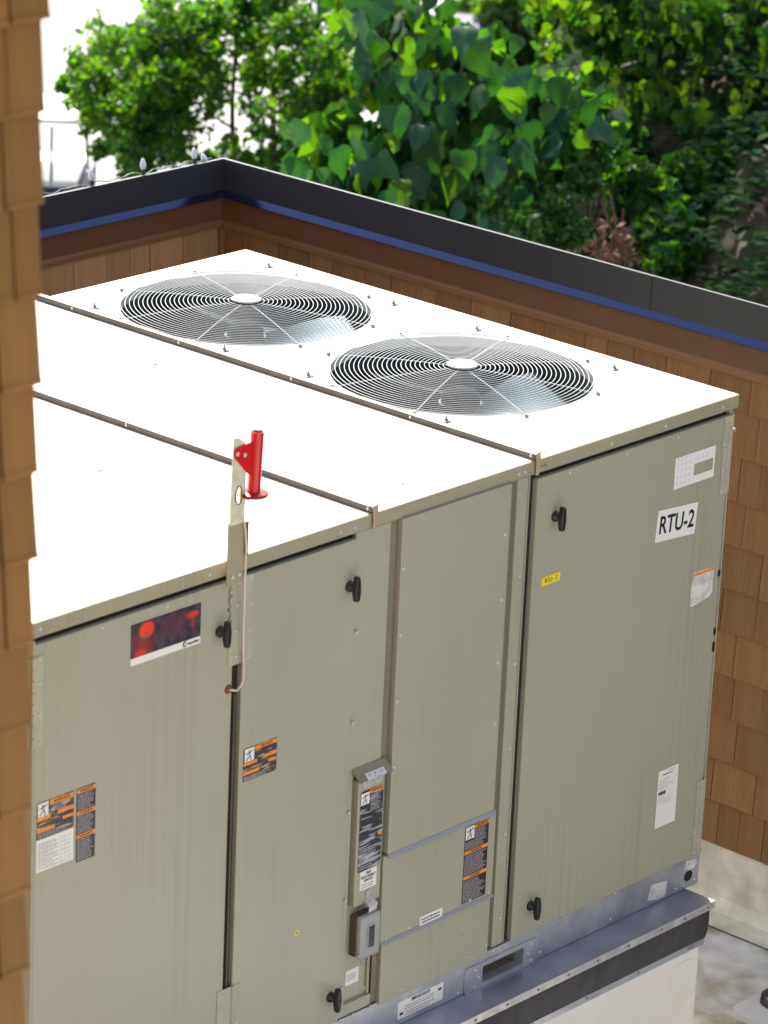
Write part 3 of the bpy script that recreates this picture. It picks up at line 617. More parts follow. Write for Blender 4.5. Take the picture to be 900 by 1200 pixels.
# ---- labels and print --------------------------------------------------
def sticker(name, xa, xb, za, zb, y, m, label, rot=0.0):
    b = MB(); cx, cz = (xa+xb)/2, (za+zb)/2; c_, s_ = math.cos(rot), math.sin(rot)
    P = [(xa, za), (xb, za), (xb, zb), (xa, zb)]; P = [(cx+(x-cx)*c_-(z-cz)*s_, cz+(x-cx)*s_+(z-cz)*c_) for x, z in P]
    b.prism(P, y-.0012, y-.0004); return b.build(name, m, ru, label=label)
def lines(parent, xa, xb, za, zb, y, n, m, ragged=.3, fill=.45, words=True, seed=1, name='fine_print'):
    r = random.Random(seed); b = MB(); dz = (zb-za)/n
    for i in range(n):
        z = zb-dz*(i+.5); x = xa; xe_ = xb-(xb-xa)*r.random()*ragged
        while x < xe_:
            wl_ = r.uniform(.004, .012) if words else 1; e = min(x+wl_, xe_)
            b.quad((x, y-.00135, z-dz*fill/2), (e, y-.00135, z-dz*fill/2), (e, y-.00135, z+dz*fill/2), (x, y-.00135, z+dz*fill/2)); x = e+.0022
    return b.build(name, m, parent)
def bar(parent, xa, xb, za, zb, y, m, name='colour_band'):
    return MB().box((xa, y-.0018, za), (xb, y-.0013, zb)).build(name, m, parent)
def pictogram(parent, cx, cz, s, y):
    p = bar(parent, cx-s, cx+s, cz-s*1.05, cz+s*1.05, y, M['white'], 'pictogram')
    b = MB(); yy = y-.0022
    b.lathe([(s*.16, 0), (0, .0002)], (cx-s*.05, yy, cz+s*.6), 10, 'y')
    for a, c in (((-.1, .45), (.1, -.1)), ((.0, .3), (.75, .65)), ((.0, .3), (-.7, .25)), ((.1, -.1), (.35, -.55)), ((.35, -.55), (.15, -.9)), ((.1, -.1), (-.35, -.45)), ((-.35, -.45), (-.7, -.85))):
        b.tube([(cx+a[0]*s, yy, cz+a[1]*s), (cx+c[0]*s, yy, cz+c[1]*s)], s*.07, 5)
    b.build('figure', M['ink'], parent)
WY_ = 'WARNING'
def bandtext(parent, x, z, y, size): text('lettering', WY_, size, M['ink'], parent, x, y-.0021, z, sx=1.1)
# left door
s1 = sticker('warning_label', -2.954, -2.823, -.611, -.507, 0, M['worn'], 'sun-worn black and orange warning sticker with pictogram')
for za, zb, xa, xb in ((-.5235, -.5095, -2.908, -2.825), (-.560, -.549, -2.953, -2.905), (-.556, -.545, -2.88, -2.824), (-.593, -.583, -2.953, -2.89), (-.577, -.569, -2.862, -2.824)): bar(s1, xa, xb, za, zb, 0, M['org'])
bandtext(s1, -2.866, -.5165, 0, .011); pictogram(s1, -2.932, -.529, .0185, 0)
lines(s1, -2.950, -2.83, -.609, -.595, 0, 3, M['prt'], .4, seed=3); lines(s1, -2.90, -2.83, -.545, -.5255, 0, 3, M['prt'], .3, seed=4)
s2 = sticker('table_label', -2.954, -2.822, -.706, -.614, 0, M['white'], 'white sticker printed with a grey table')
lines(s2, -2.948, -2.872, -.702, -.622, 0, 13, M['inkg'], .35, .38, seed=5)
b = MB()
for x in (-2.868, -2.853, -2.838): b.box((x, -.0017, -.704), (x+.0006, -.00135, -.620))
for i in range(7): b.box((-2.952, -.0017, -.630-.0115*i), (-2.824, -.00135, -.6296-.0115*i))
b.build('table_grid', M['inkg'], s2)
b = MB()
for x, z in ((-2.861, -.64), (-2.846, -.652), (-2.861, -.664), (-2.846, -.676), (-2.831, -.688), (-2.861, -.699)): b.box((x-.0015, -.002, z-.0015), (x+.0015, -.0014, z+.0015))
b.build('table_dots', M['inkg'], s2)
s3 = sticker('warning_label', -2.812, -2.744, -.720, -.507, 0, M['blk'], 'tall narrow black sticker with three orange warning bands')
for z in (-.5155, -.5795, -.6465): bar(s3, -2.811, -2.745, z-.006, z+.006, 0, M['org']); bandtext(s3, -2.778, z, 0, .009)
for zb, za in ((-.524, -.571), (-.588, -.638), (-.655, -.717)): lines(s3, -2.808, -2.75, za, zb, 0, 10, M['prt'], .25, .42, seed=int(-zb*1000))
pic = sticker('picture_label', -2.625, -2.366, -.189, -.0925, 0, M['lantern'], 'dark sticker with glowing red shapes')
# rebuild with its own origin so the picture sits in object space
bpy.data.objects.remove(pic)
pm = MB(); pm.box((-.1295, -.0012, -.0483), (.1295, -.0004, .0483)); pic = inst('picture_label', pm.mesh('picture_label', M['lantern']), ru, (-2.4955, 0, -.1408)); pic['label'] = 'dark sticker with glowing red shapes'
ps = sticker('logo_strip', -2.625, -2.366, -.2095, -.1892, 0, M['white'], 'white strip with a round logo and lettering under the red picture')
b = MB(); b.lathe([(.0085, 0), (0, .0003)], (-2.424, -.0015, -.1985), 20, 'y'); b.build('logo', M['ink'], ps)
text('lettering', 'IR', .012, M['white'], ps, -2.424, -.0023, -.1985, bold=.0004, shear=.3)
text('lettering', 'Ingersoll Rand', .0095, M['ink'], ps, -2.412, -.0017, -.1995, align='LEFT', bold=.0002, sx=.72)
# middle door sticker
s4 = sticker('warning_label', -2.184, -2.051, -.674, -.575, 0, M['worn'], 'faded black and orange warning sticker with white pictogram')
for za, zb, xa, xb in ((-.588, -.577, -2.138, -2.053), (-.627, -.618, -2.183, -2.13), (-.622, -.613, -2.10, -2.053), (-.655, -.646, -2.183, -2.12), (-.640, -.632, -2.085, -2.053)): bar(s4, xa, xb, za, zb, 0, M['org'])
bandtext(s4, -2.095, -.5825, 0, .009); pictogram(s4, -2.161, -.597, .0185, 0)
lines(s4, -2.18, -2.06, -.673, -.659, 0, 3, M['prt'], .4, seed=6)
b = MB(); b.lathe([(.009, 0), (.0, .0003)], (-1.940, -.0004, -1.217), 16, 'y'); yd = b.build('round_label', M['yel'], ru, label='small round yellow sticker'); b = MB(); b.lathe([(.0035, 0), (0, .0002)], (-1.940, -.0009, -1.217), 8, 'y'); b.build('print_dot', M['ink'], yd)
# switch cover
yc = -.006
s5 = sticker('warning_label', -1.698, -1.602, -1.104, -.848, yc, M['worng'], 'tall black scratched warning sticker on the switch cover')
bar(s5, -1.660, -1.603, -.861, -.850, yc, M['org']); bandtext(s5, -1.63, -.8555, yc, .009); bar(s5, -1.618, -1.603, -1.006, -.996, yc, M['org']); pictogram(s5, -1.679, -.873, .0175, yc)
lines(s5, -1.655, -1.608, -.92, -.866, yc, 9, M['prt'], .3, seed=8); lines(s5, -1.695, -1.61, -1.1, -1.03, yc, 9, M['prt'], .35, seed=9)
s6 = sticker('switch_label', -1.686, -1.616, -1.166, -1.106, yc, M['white'], 'white sticker reading UNIT DISCONNECT SWITCH')
for i, tt in enumerate(('UNIT', 'DISCONNECT', 'SWITCH')): text('lettering', tt, .0115, M['ink'], s6, -1.651, yc-.0016, -1.115-.0115*i, sx=.85, bold=.0002)
lines(s6, -1.680, -1.622, -1.163, -1.146, yc, 2, M['inkg'], .2, seed=10)
s7 = sticker('notice_label', -1.702, -1.646, -1.479, -1.430, .0205, M['white'], 'small white notice sticker inside the recess')
lines(s7, -1.697, -1.652, -1.466, -1.443, .0205, 4, M['inkg'], .3, seed=11)
# mid panel
ym = -.004
s8 = sticker('warning_label', -1.220, -1.112, -1.361, -1.108, ym, M['blk'], 'tall black sticker with orange warning bands and white pictogram')
for z, xa in ((-1.1155, -1.176), (-1.1935, -1.219), (-1.277, -1.219)): bar(s8, xa, -1.113, z-.0058, z+.0058, ym, M['org']); bandtext(s8, (xa-1.113)/2, z, ym, .0095)
pictogram(s8, -1.198, -1.130, .0195, ym)
lines(s8, -1.174, -1.118, -1.157, -1.124, ym, 6, M['prt'], .3, seed=12); lines(s8, -1.217, -1.116, -1.185, -1.158, ym, 5, M['prt'], .3, seed=13)
lines(s8, -1.217, -1.116, -1.268, -1.203, ym, 11, M['prt'], .25, seed=14); lines(s8, -1.217, -1.116, -1.358, -1.287, ym, 12, M['prt'], .3, seed=15)
s9 = sticker('notice_label', -1.409, -1.308, -1.3715, -1.3415, ym, M['white'], 'narrow white notice sticker with two printed lines'); lines(s9, -1.402, -1.316, -1.367, -1.347, ym, 2, M['ink'], .1, .5, seed=16)
# IMPORTANT label on base rail
s10 = sticker('notice_label', -1.480, -1.276, -1.662, -1.604, YB, M['white'], 'white sticker headed IMPORTANT! with arrows at both ends', -.0)
text('lettering', 'IMPORTANT!', .015, M['ink'], s10, -1.378, YB-.0016, -1.613, sx=.95, bold=.0003)
lines(s10, -1.45, -1.31, -1.639, -1.622, YB, 2, M['inkg'], .1, seed=17); lines(s10, -1.445, -1.31, -1.659, -1.642, YB, 2, M['inkg'], .2, seed=18)
b = MB(); b.prism([(-1.474, -1.646), (-1.464, -1.640), (-1.464, -1.643), (-1.456, -1.643), (-1.456, -1.649), (-1.464, -1.649), (-1.464, -1.652)], YB-.002, YB-.0013); b.build('arrow', M['ink'], s10); b = MB(); b.prism([(-1.282, -1.622), (-1.292, -1.616), (-1.292, -1.619), (-1.300, -1.619), (-1.300, -1.625), (-1.292, -1.625), (-1.292, -1.628)], YB-.002, YB-.0013); b.build('arrow', M['ink'], s10)
# right door
s11 = MB(); yy0, yy1 = -.0012, -.0004   # paper with a square notch cut out
for q in ((-.303, -.2065, -.245, -.142), (-.2063, -.1095, -.181, -.142), (-.2063, -.1095, -.245, -.220), (-.1093, -.1015, -.245, -.142)): s11.box((q[0], yy0, q[2]), (q[1], yy1, q[3]))
s11 = s11.build('notice_label', M['white'], ru, label='faded white sticker with a rectangular window cut in it')
M['faint'] = mat('faint_print', (.62, .58, .60), .5)
b = MB(); r = random.Random(5)
for i in range(5):
    for j in range(4): b.box((-.292+j*.020, -.0017, -.232+i*.02), (-.286+j*.02, -.0013, -.224+i*.02))
for j in range(3): b.box((-.19+j*.022, -.0017, -.170), (-.185+j*.022, -.0013, -.156))
b.build('faint_print', M['faint'], s11)
s12 = sticker('unit_number', -.376, -.175, -.409, -.306, 0, M['white'], 'white sticker reading RTU-2 in bold black letters', -math.radians(4.6))
text('lettering', 'RTU-2', .082, M['ink'], s12, -.2755, -.0016, -.3585, sx=.80, bold=.0012, rot=math.radians(4.6), shear=.0)
s13 = sticker('unit_number', -.923, -.837, -.410, -.382, 0, M['yel'], 'small yellow sticker reading RTU - 2')
text('lettering', 'RTU - 2', .021, M['ink'], s13, -.880, -.0016, -.396, sx=.85, bold=-.0002)
b = MB(); P = [(-.172, -.667), (-.175, -.60), (-.166, -.553), (-.060, -.557), (-.064, -.60), (-.061, -.64), (-.078, -.655), (-.11, -.660), (-.15, -.667)]; b.prism(P, -.0012, -.0004); s14 = b.build('notice_label', M['paper'], ru, label='peeling bleached sticker with an orange top edge')
bar(s14, -.164, -.061, -.5665, -.5575, 0, M['org']); lines(s14, -.165, -.07, -.60, -.57, 0, 5, M['inkg'], .3, .3, seed=20); lines(s14, -.168, -.10, -.66, -.64, 0, 3, M['inkg'], .3, .3, seed=21)
s15 = sticker('data_label', -.274, -.171, -1.405, -1.205, 0, M['white'], 'tall white data sheet sticker with small print')
lines(s15, -.23, -.19, -1.216, -1.210, 0, 1, M['inkg'], .0, .5, seed=22); lines(s15, -.25, -.18, -1.226, -1.219, 0, 1, M['ink'], .3, .6, seed=23); lines(s15, -.268, -.18, -1.275, -1.235, 0, 7, M['inkg'], .5, .25, seed=24); lines(s15, -.268, -.19, -1.325, -1.295, 0, 6, M['inkg'], .6, .25, seed=25)
b = MB(); x = -.268
while x < -.232: b.box((x, -.0018, -1.291), (x+.0012, -.0013, -1.279)); x += r.choice((.0020, .0028))
b.build('bar_code', M['ink'], s15)
b = MB(); b.prism([(-.279, -1.658), (-.262, -1.607), (-.181, -1.617), (-.183, -1.640), (-.189, -1.672), (-.236, -1.668)], YB-.0012, YB-.0004); b.build('blank_label', M['paper'], ru, label='blank torn pale sticker on the base rail')
b = MB(); b.prism([(-.092, -1.606), (-.082, -1.580), (-.032, -1.584), (-.028, -1.602), (-.037, -1.617), (-.06, -1.616)], YB-.0012, YB-.0004); s16 = b.build('blank_label', M['paper'], ru, label='small torn pale sticker near the base corner'); lines(s16, -.08, -.055, -1.60, -1.588, YB, 2, M['inkg'], .2, seed=26)
# hand-written squiggle on the hinge strip
b = MB(); pts = []
for i in range(60):
    t = i/59; pts.append((-2.2565+.0075*math.sin(t*38)*(1-.5*t)+.003*math.sin(t*11), -.0030, -.072-.155*t+.004*math.sin(t*29)))
b.tube(pts, .0009, 4); b.build('scribble', M['ink'], ru)
# rusty bolt
b = MB(); b.lathe([(.0, .008), (.006, .008), (.007, .004), (.013, .003), (.014, 0)], (-2.252, 0, -.376), 12, 'y'); b.build('rusty_bolt', M['rust'], ru)

# ================================================================== BRACKET WITH RED TUBE
bk = thing('sensor_bracket', (-2.25, -.02, -.05), 'upright zinc bracket carrying a bright red tube, fixed to the front roof edge', 'bracket')
b = MB(); b.box((-2.291, -.0215, -.062), (-2.229, -.0185, .120)); b.build('riser', M['trim'], bk)
b = MB(); b.box((-2.226, .013, -.003), (-2.196, .016, .105)); b.box((-2.199, -.006, -.0), (-2.196, .0125, .105)); b.build('riser', M['seam'], bk)
for p in ((-2.270, -.038), (-2.243, -.036)): inst('screw', SCREW, bk, (p[0], -.0215, p[1]), (1.1, 1.1, 1.1))
n = 14
outer = [(-2.290, .112), (-2.234, .112), (-2.232, .250), (-2.236, .345), (-2.262, .352), (-2.282, .350)]
# plate with a slot: build as strips around the slot
sx0, sx1, sz0, sz1 = -2.269, -2.253, .172, .216
b = MB(); yA, yB = -.026, -.0225
b.prism([(-2.290, .112), (-2.234, .112), (-2.2335, sz0), (-2.2895, sz0)], yA, yB); b.prism([(-2.2895, sz0), (sx0, sz0), (sx0, sz1), (-2.288, sz1)], yA, yB); b.prism([(sx1, sz0), (-2.2335, sz0), (-2.233, sz1), (sx1, sz1)], yA, yB)
b.prism([(-2.288, sz1), (-2.233, sz1), (-2.236, .335), (-2.266, .358), (-2.283, .358)], yA, yB); b.box((-2.232, -.0255, .109), (-2.180, .03, .1118)); b.build('mounting_plate', M['plate'], bk)
b = MB(); vs = [(-2.261+.011*math.cos(t), -.028, .194+.025*math.sin(t)) for t in [2*math.pi*i/20 for i in range(21)]]; b.tube(vs, .0022, 6); b.build('slot_ring', M['rust'], bk)
TX, TY_ = -2.205, -.03
b = MB(); p0 = Vector((TX-.002, TY_, .190)); p1 = Vector((TX+.006, TY_, .362)); b.cyl(p0, p1, .0185, .0185, 24); tb = b.build('red_tube', M['red'], bk)
b = MB(); b.cyl(p1, p1+Vector((.0002, 0, .005)), .014, .012, 16); b.build('tube_cap', M['black'], tb)
b = MB(); b.lathe([(0, .0), (.038, .0), (.0405, .003), (.0405, .008), (.038, .010), (0, .0105)], (TX-.002, TY_, .182), 32); b.build('flange', M['redd'], bk)
b = MB(); b.prism([(-2.286, .312), (-2.284, .324), (-2.276, .331), (-2.215, .338), (-2.215, .232), (-2.276, .297)], -.0305, -.0268); gg = b.build('gusset', M['red'], bk)
for p in ((-2.273, .314), (-2.245, .306)): inst('screw', SCREW, gg, (p[0], -.0305, p[1]), (1.1, 1.1, 1.1))
b = MB(); b.tube([(-2.278, -.02, .356), (-2.276, -.018, .376), (-2.262, -.018, .386), (-2.240, -.02, .381), (-2.218, -.026, .366)], .0016, 6); b.build('lead_wire', M['wire'], bk); b = MB(); b.tube([(-2.276, -.02, .355), (-2.262, -.02, .350), (-2.246, -.02, .338)], .0014, 6)
b.build('lead_wire', M['wire'], bk); b = MB(); b.tube([(-2.236, -.022, .175), (-2.222, -.02, .172), (-2.208, -.02, .162), (-2.203, -.02, .148), (-2.209, -.02, .137), (-2.203, -.02, .124), (-2.206, -.022, .113)], .0018, 6); b.build('lead_wire', M['wire'], bk)
cbz = MB(); cbz.tube([(-2.238, -.027, .116), (-2.232, -.028, .09), (-2.227, -.028, .04), (-2.226, -.026, -.04), (-2.222, -.022, -.12), (-2.218, -.018, -.21), (-2.214, -.016, -.27), (-2.210, -.016, -.315), (-2.211, -.018, -.345), (-2.219, -.018, -.367), (-2.234, -.017, -.380), (-2.246, -.012, -.377), (-2.252, -.006, -.376)], .0034, 8)
cable = cbz.build('cable', M['cable']); tag(cable, 'thin off-white cable hanging from the red tube bracket down to a rusty bolt', 'cable')
# debris on the roof panels
for (x, y, s_, a_, lb) in ((-1.190, 1.393, .018, .3, 'small dark twig scrap on the middle roof panel, near the first fan'), (-1.439, .115, .007, 1.2, 'tiny dark chip on the middle roof panel, close to its front edge'), (-2.02, .76, .014, .1, 'small dark leaf scrap on the front left roof panel')):
    b = MB(); c_, q_ = math.cos(a_), math.sin(a_); b.tube([(x-s_*c_, y-s_*q_, .003), (x, y+.002, .005), (x+s_*c_, y+s_*q_, .003)], .003, 5, [.0015, .003, .0015]); tag(b.build('debris_scrap', M['plug']), lb, 'debris')

# ================================================================== DECK THINGS
pd = MB(); P = []
for cx, cy, a0 in ((1.00-.03, .117-.03, 0), (.372+.05, .117-.05, 90), (.372+.05, -.6+.05, 180), (1.00-.03, -.6+.03, 270)):
    for i in range(6): a = math.radians(a0+18*i); rr2 = .05 if cx < .6 else .03; P.append((cx+rr2*math.cos(a), cy+rr2*math.sin(a)))
n = len(P); pd.poly([(x, y, DZ+.0055) for x, y in P]+[(x, y, DZ+.028) for x, y in P], [tuple(range(n-1, -1, -1)), tuple(range(n, 2*n))]+[(i, (i+1) % n, (i+1) % n+n, i+n) for i in range(n)])
tag(pd.build('walkway_pad', M['pad']), 'pale grey pad with rounded corner lying on the deck at the lower right corner', 'pad')
ft = MB(); ft.lathe([(0, .035), (.055, .034), (.068, .026), (.072, .0)], (.548, .020, DZ+.029), 20); tag(ft.build('rubber_foot', M['black']), 'black rounded rubber block standing on the pale pad', 'rubber block')

# festoon bulbs on the back coping
fz = lambda x: -.045
cl_ = MB(); pts = [(-.9+.02*i, WY+.02+.012*math.sin(i*.8), -.052+.004*math.sin(i*1.3)) for i in range(96)]; cl_.tube(pts, .0028, 5)
tag(cl_.build('light_string', M['sock']), 'thin dark string of lights lying on top of the back parapet coping', 'string lights')
blab = ['first clear bulb from the left on the back parapet', 'second clear bulb from the left on the back parapet', 'third clear bulb from the left, nearer the parapet corner', 'fourth clear bulb, low down beside the parapet corner']
for i, (x, hz, tl) in enumerate(((.335, 0, -.25), (.603, 0, -.15), (.878, 0, -.2), (.945, -.026, -.9))):
    t = thing('string_bulb', (x, WY+.0, -.048+hz), blab[i], 'light bulb', 'clear bulbs on the back coping')
    q = MB(); q.cyl((x, WY, -.05+hz), (x+.001, WY, -.03+hz), .0085, .008, 10); q.build('socket', M['sock'], t)
    q = MB(); q.lathe([(.008, .0), (.0125, .010), (.012, .022), (.007, .036), (.002, .043), (0, .044)], (x, WY, -.030+hz), 12); q.build('glass', M['clear'], t)
    t.rotation_euler = (0, tl*.5, 0)

# ================================================================== BEYOND THE PARAPET
def spot(px, py, dep):
    return CP+(CF+CR*((px-450)/FPX)-CU*((py-600)/FPX))*dep
def leafmat(name, col, trans=.35, rough=.42, objvar=.0, ov=0):
    m = mat(name, col, max(rough, .5), trans=trans, objvar=objvar, spec=.22)
    return m
M['l1'] = leafmat('leaf_green', (.040, .115, .022), .45); M['l1b'] = leafmat('leaf_yellowgreen', (.080, .150, .010), .52); M['l1d'] = leafmat('leaf_deep', (.022, .070, .034), .34)
M['l3'] = leafmat('leaf_pale', (.10, .19, .07), .35, .4); M['ldead'] = mat('dead_leaf', (.20, .105, .07), .8, var=.2)
M['bark'] = mat('bark', (.07, .055, .04), .9, var=.3, vscale=10, bump=.5); M['barkp'] = mat('bark_grey', (.13, .11, .11), .85, var=.3, vscale=10)
def leaves(name, mats, clumps, n, size, parent, aspect=.62, seed=1, up=.35, kind=None, weights=None, jitter=.35, droop=.3):
    """clumps: list of (centre Vector, radius, weight).  numpy-scattered folded leaves, 2 quads each"""
    g = np.random.default_rng(seed); W = np.array([c[2] for c in clumps], float); W /= W.sum()
    ci = g.choice(len(clumps), n, p=W); C0 = np.array([tuple(c[0]) for c in clumps])[ci]; Rr = np.array([c[1] for c in clumps])[ci]
    d = g.normal(size=(n, 3)); d /= np.linalg.norm(d, axis=1)[:, None]; rad = g.random(n)**(1/2.2)
    P = C0+d*(rad*Rr)[:, None]
    ax = g.normal(size=(n, 3)); ax[:, 2] -= droop; ax /= np.linalg.norm(ax, axis=1)[:, None]
    nn = g.normal(size=(n, 3)); nn[:, 2] += up; nn -= ax*(nn*ax).sum(1)[:, None]; nn /= np.linalg.norm(nn, axis=1)[:, None]
    sd = np.cross(ax, nn); L = size*(1+jitter*(g.random(n)*2-1)); Wd = L*aspect*.5
    a = P-ax*(L*.5)[:, None]; t = P+ax*(L*.5)[:, None]; m1 = P-ax*(L*.08)[:, None]-nn*(L*.06)[:, None]
    l = m1+sd*Wd[:, None]+nn*(L*.12)[:, None]; r_ = m1-sd*Wd[:, None]+nn*(L*.12)[:, None]
    V = np.stack([a, l, t, r_, ], 1).reshape(-1, 3)
    idx = np.arange(n)*4
    F = np.concatenate([np.stack([idx, idx+1, idx+2], 1), np.stack([idx, idx+2, idx+3], 1)])
    po = np.array(ORG.get(parent.name, (0, 0, 0))) if parent else np.zeros(3)
    me = bpy.data.meshes.new(name); me.from_pydata((V-po).tolist(), [], F.tolist())
    for m in mats: me.materials.append(m)
    mi = g.choice(len(mats), n, p=weights) if weights else g.integers(0, len(mats), n)
    # clumps keep some tone of their own
    me.polygons.foreach_set('material_index', np.concatenate([mi, mi]).astype('i')); me.update()
    o = bpy.data.objects.new(name, me); S.collection.objects.link(o); o.parent = parent; ORG[o.name] = tuple(po)
    if kind: o['kind'] = kind
    return o
def trunk(parent, pts, r0, r1, m, name='trunk'):
    n = len(pts); return MB().tube(pts, r0, 8, [r0+(r1-r0)*i/(n-1) for i in range(n)]).build(name, m, parent)
def cl(px, py, dep, rpx, w=None): return (spot(px, py, dep), rpx*dep/FPX, w or rpx*rpx)

# --- small-leaved tree on the left, two slim stems
D = 27.0
base = spot(296, 330, D); base.z = -5
t1 = thing('maple_tree', base, 'small-leaved young tree with two slim dark stems, standing on the pale pavement at upper left', 'tree')
for px0, px1, r in ((268, 272, .022), (336, 320, .028)):
    top = spot(px1, -60, D); b0 = Vector((base.x, base.y, -5)); mid = spot(px1+1, 200, D)
    pts = [b0, b0.lerp(mid, .6)+Vector((.03, 0, 0)), mid, spot(px1, 120, D), spot(px1+4, 60, D), top]; trunk(t1, pts, r*1.3, r*.5, M['bark'])
for a, c_ in (((320, 130), (290, 112)), ((320, 150), (355, 120)), ((270, 110), (225, 70)), ((272, 150), (215, 130)), ((322, 60), (375, 20)), ((270, 60), (190, 30)), ((290, 112), (262, 118))):
    p, q = spot(*a, D), spot(*c_, D-.4); trunk(t1, [p, p.lerp(q, .5)+Vector((0, 0, .05)), q], .012, .004, M['bark'], 'limb')
g1 = random.Random(4); cs = []
for px, py, rp, w in ((82, 108, 18, .9), (92, 70, 18, .6), (100, 145, 20, .8), (76, 125, 10, .3), (340, 30, 34, 1), (385, 60, 30, .8), (405, 110, 30, .9), (430, 70, 28, .7), (360, 140, 34, 1), (400, 165, 30, 1), (300, 130, 22, .5), (108, 95, 26, 1), (128, 60, 28, 1), (95, 110, 18, .7), (120, 128, 24, 1), (150, 40, 30, 1), (170, 80, 36, 1.2), (150, 110, 34, 1.2), (200, 30, 40, 1), (205, 80, 40, 1.2), (190, 120, 34, 1.1),
                      (240, 60, 34, 1), (235, 20, 40, 1), (150, 160, 28, 1.1), (120, 175, 18, .9), (175, 150, 28, 1), (200, 172, 28, 1), (160, 190, 26, 1.1), (235, 192, 26, 1), (225, 150, 18, .5), (285, 8, 40, 1.2), (330, -5, 40, 1.2), (300, 40, 26, .8),
                      (290, 88, 26, .9), (330, 85, 30, 1), (355, 50, 24, .6), (370, 100, 28, .9), (395, 80, 22, .5), (350, 125, 24, .6), (385, 135, 22, .4), (400, 40, 20, .35), (380, 5, 26, .6), (250, 100, 24, .7), (250, 130, 16, .3), (280, 185, 24, 1), (320, 185, 24, .9), (345, 160, 24, .9), (300, 150, 18, .4), (180, 10, 26, .6), (110, 30, 18, .25), (270, 170, 16, .5), (420, 110, 24, .6), (350, 195, 20, .8)):
    for k in range(3):
        cs.append((spot(px+g1.uniform(-.5, .5)*rp, py+g1.uniform(-.5, .5)*rp, D+g1.uniform(-.9, .9)), rp*.72*D/FPX, w*rp*rp))
cs += [cl(px, py, D, rp, w) for px, py, rp, w in ((140, 90, 60, 3500), (200, 110, 75, 5500), (230, 40, 70, 4500), (330, 60, 70, 2600), (380, 100, 60, 2200), (180, 165, 50, 2400), (320, 170, 60, 1800))]
leaves('crown', [M['l1'], M['l1b'], M['l1d']], cs, 26000, .062, t1, .66, 3, weights=[.40, .36, .24])

# --- big heart-shaped leaves, every leaf an object
def heart(name, m, s=1.0, fold=.18, curl=.18, seed=0):
    r = random.Random(seed); n = 9; L = []; out = []
    prof = [(0, .0), (.20, -.035), (.36, .05), (.43, .20), (.42, .38), (.33, .57), (.20, .76), (.075, .95), (0, 1.15)]
    mid = [(0, p[1] if 0 < i else .0) for i, p in enumerate(prof)]; vs = []; fs = []
    def zz(x, y): return fold*abs(x)+.0 - curl*(y*y)+.09*math.sin(y*8+seed)*abs(x)*2+.05*math.sin(x*9+seed*2)
    cy = [0, .03, .12, .24, .41, .60, .80, .98, 1.15]
    for i in range(n): vs.append((0, cy[i], zz(0, cy[i])-.0))
    for sgn in (1, -1):
        k = len(vs)
        for i in range(1, n-1):
            x, y = prof[i]; vs.append((sgn*x*.5, (y+cy[i])/2, zz(x*.5, y)+.015*(i % 2))); vs.append((sgn*x, y, zz(x, y)+.02*math.sin(i*2.1+seed)))
        for i in range(1, n-2):
            a, b_ = k+(i-1)*2, k+i*2; fa = [(i, i+1, b_, a), (a, b_, b_+1, a+1)]
            fs += fa if sgn < 0 else [tuple(reversed(f)) for f in fa]
        a = k; fs.append((0, 1, a, a+1) if sgn < 0 else (a+1, a, 1, 0)); a = k+(n-3)*2; fs.append((n-2, n-1, a) if sgn < 0 else (a, n-1, n-2)); fs.append((a, n-1, a+1) if sgn < 0 else (a+1, n-1, a))
    b = MB(); b.poly([(x*s, y*s, z*s) for x, y, z in vs], fs, True); return b.mesh(name, m)
def veinleaf(name, col, vein, trans):
    m = leafmat(name, col, trans, .36, .22)
    n = m.node_tree.nodes; L = m.node_tree.links
    tc = n.new('ShaderNodeTexCoord'); sep = n.new('ShaderNodeSeparateXYZ'); L.new(tc.outputs['Object'], sep.inputs[0])
    ab = n.new('ShaderNodeMath'); ab.operation = 'ABSOLUTE'; L.new(sep.outputs[0], ab.inputs[0])
    sl_ = n.new('ShaderNodeMath'); sl_.operation = 'MULTIPLY_ADD'; sl_.inputs[1].default_value = -.75; L.new(ab.outputs[0], sl_.inputs[0]); L.new(sep.outputs[1], sl_.inputs[2])
    fr_ = n.new('ShaderNodeMath'); fr_.operation = 'PINGPONG'; fr_.inputs[1].default_value = .085; L.new(sl_.outputs[0], fr_.inputs[0])
    mn = n.new('ShaderNodeMath'); mn.operation = 'MINIMUM'; L.new(fr_.outputs[0], mn.inputs[0]); L.new(ab.outputs[0], mn.inputs[1])
    r_ = n.new('ShaderNodeMapRange'); r_.inputs[1].default_value = .006; r_.inputs[2].default_value = .022; r_.inputs[3].default_value = .28; r_.inputs[4].default_value = 0; L.new(mn.outputs[0], r_.inputs[0])
    rgb = [x for x in n if x.type == 'RGB'][0]; tgt = rgb.outputs[0].links[0].to_socket
    mx = n.new('ShaderNodeMix'); mx.data_type = 'RGBA'; L.new(r_.outputs[0], mx.inputs[0]); L.new(rgb.outputs[0], mx.inputs[6]); mx.inputs[7].default_value = (*vein, 1); L.new(mx.outputs[2], tgt)
    return m
BG = veinleaf('big_leaf_bluegreen', (.020, .076, .048), (.05, .13, .085), .26); BY = veinleaf('big_leaf_yellow', (.055, .125, .014), (.09, .17, .04), .40); BD = veinleaf('big_leaf_dark', (.019, .066, .024), (.04, .105, .045), .32)
hearts = [heart('leaf', m, 1.0, f, c, i) for i, (m, f, c) in enumerate(((BG, .12, .15), (BG, .25, .3), (BG, .05, .4), (BG, .3, .1), (BD, .15, .3), (BD, .25, .15), (BY, .15, .2), (BY, .3, .3)))]
D2 = 20.5
base2 = spot(560, 330, D2+.6); base2.z = terr(base2.x, base2.y)-.1
t2 = thing('catalpa_tree', base2, 'broad tree with very large drooping heart-shaped leaves behind the middle of the right parapet', 'tree')
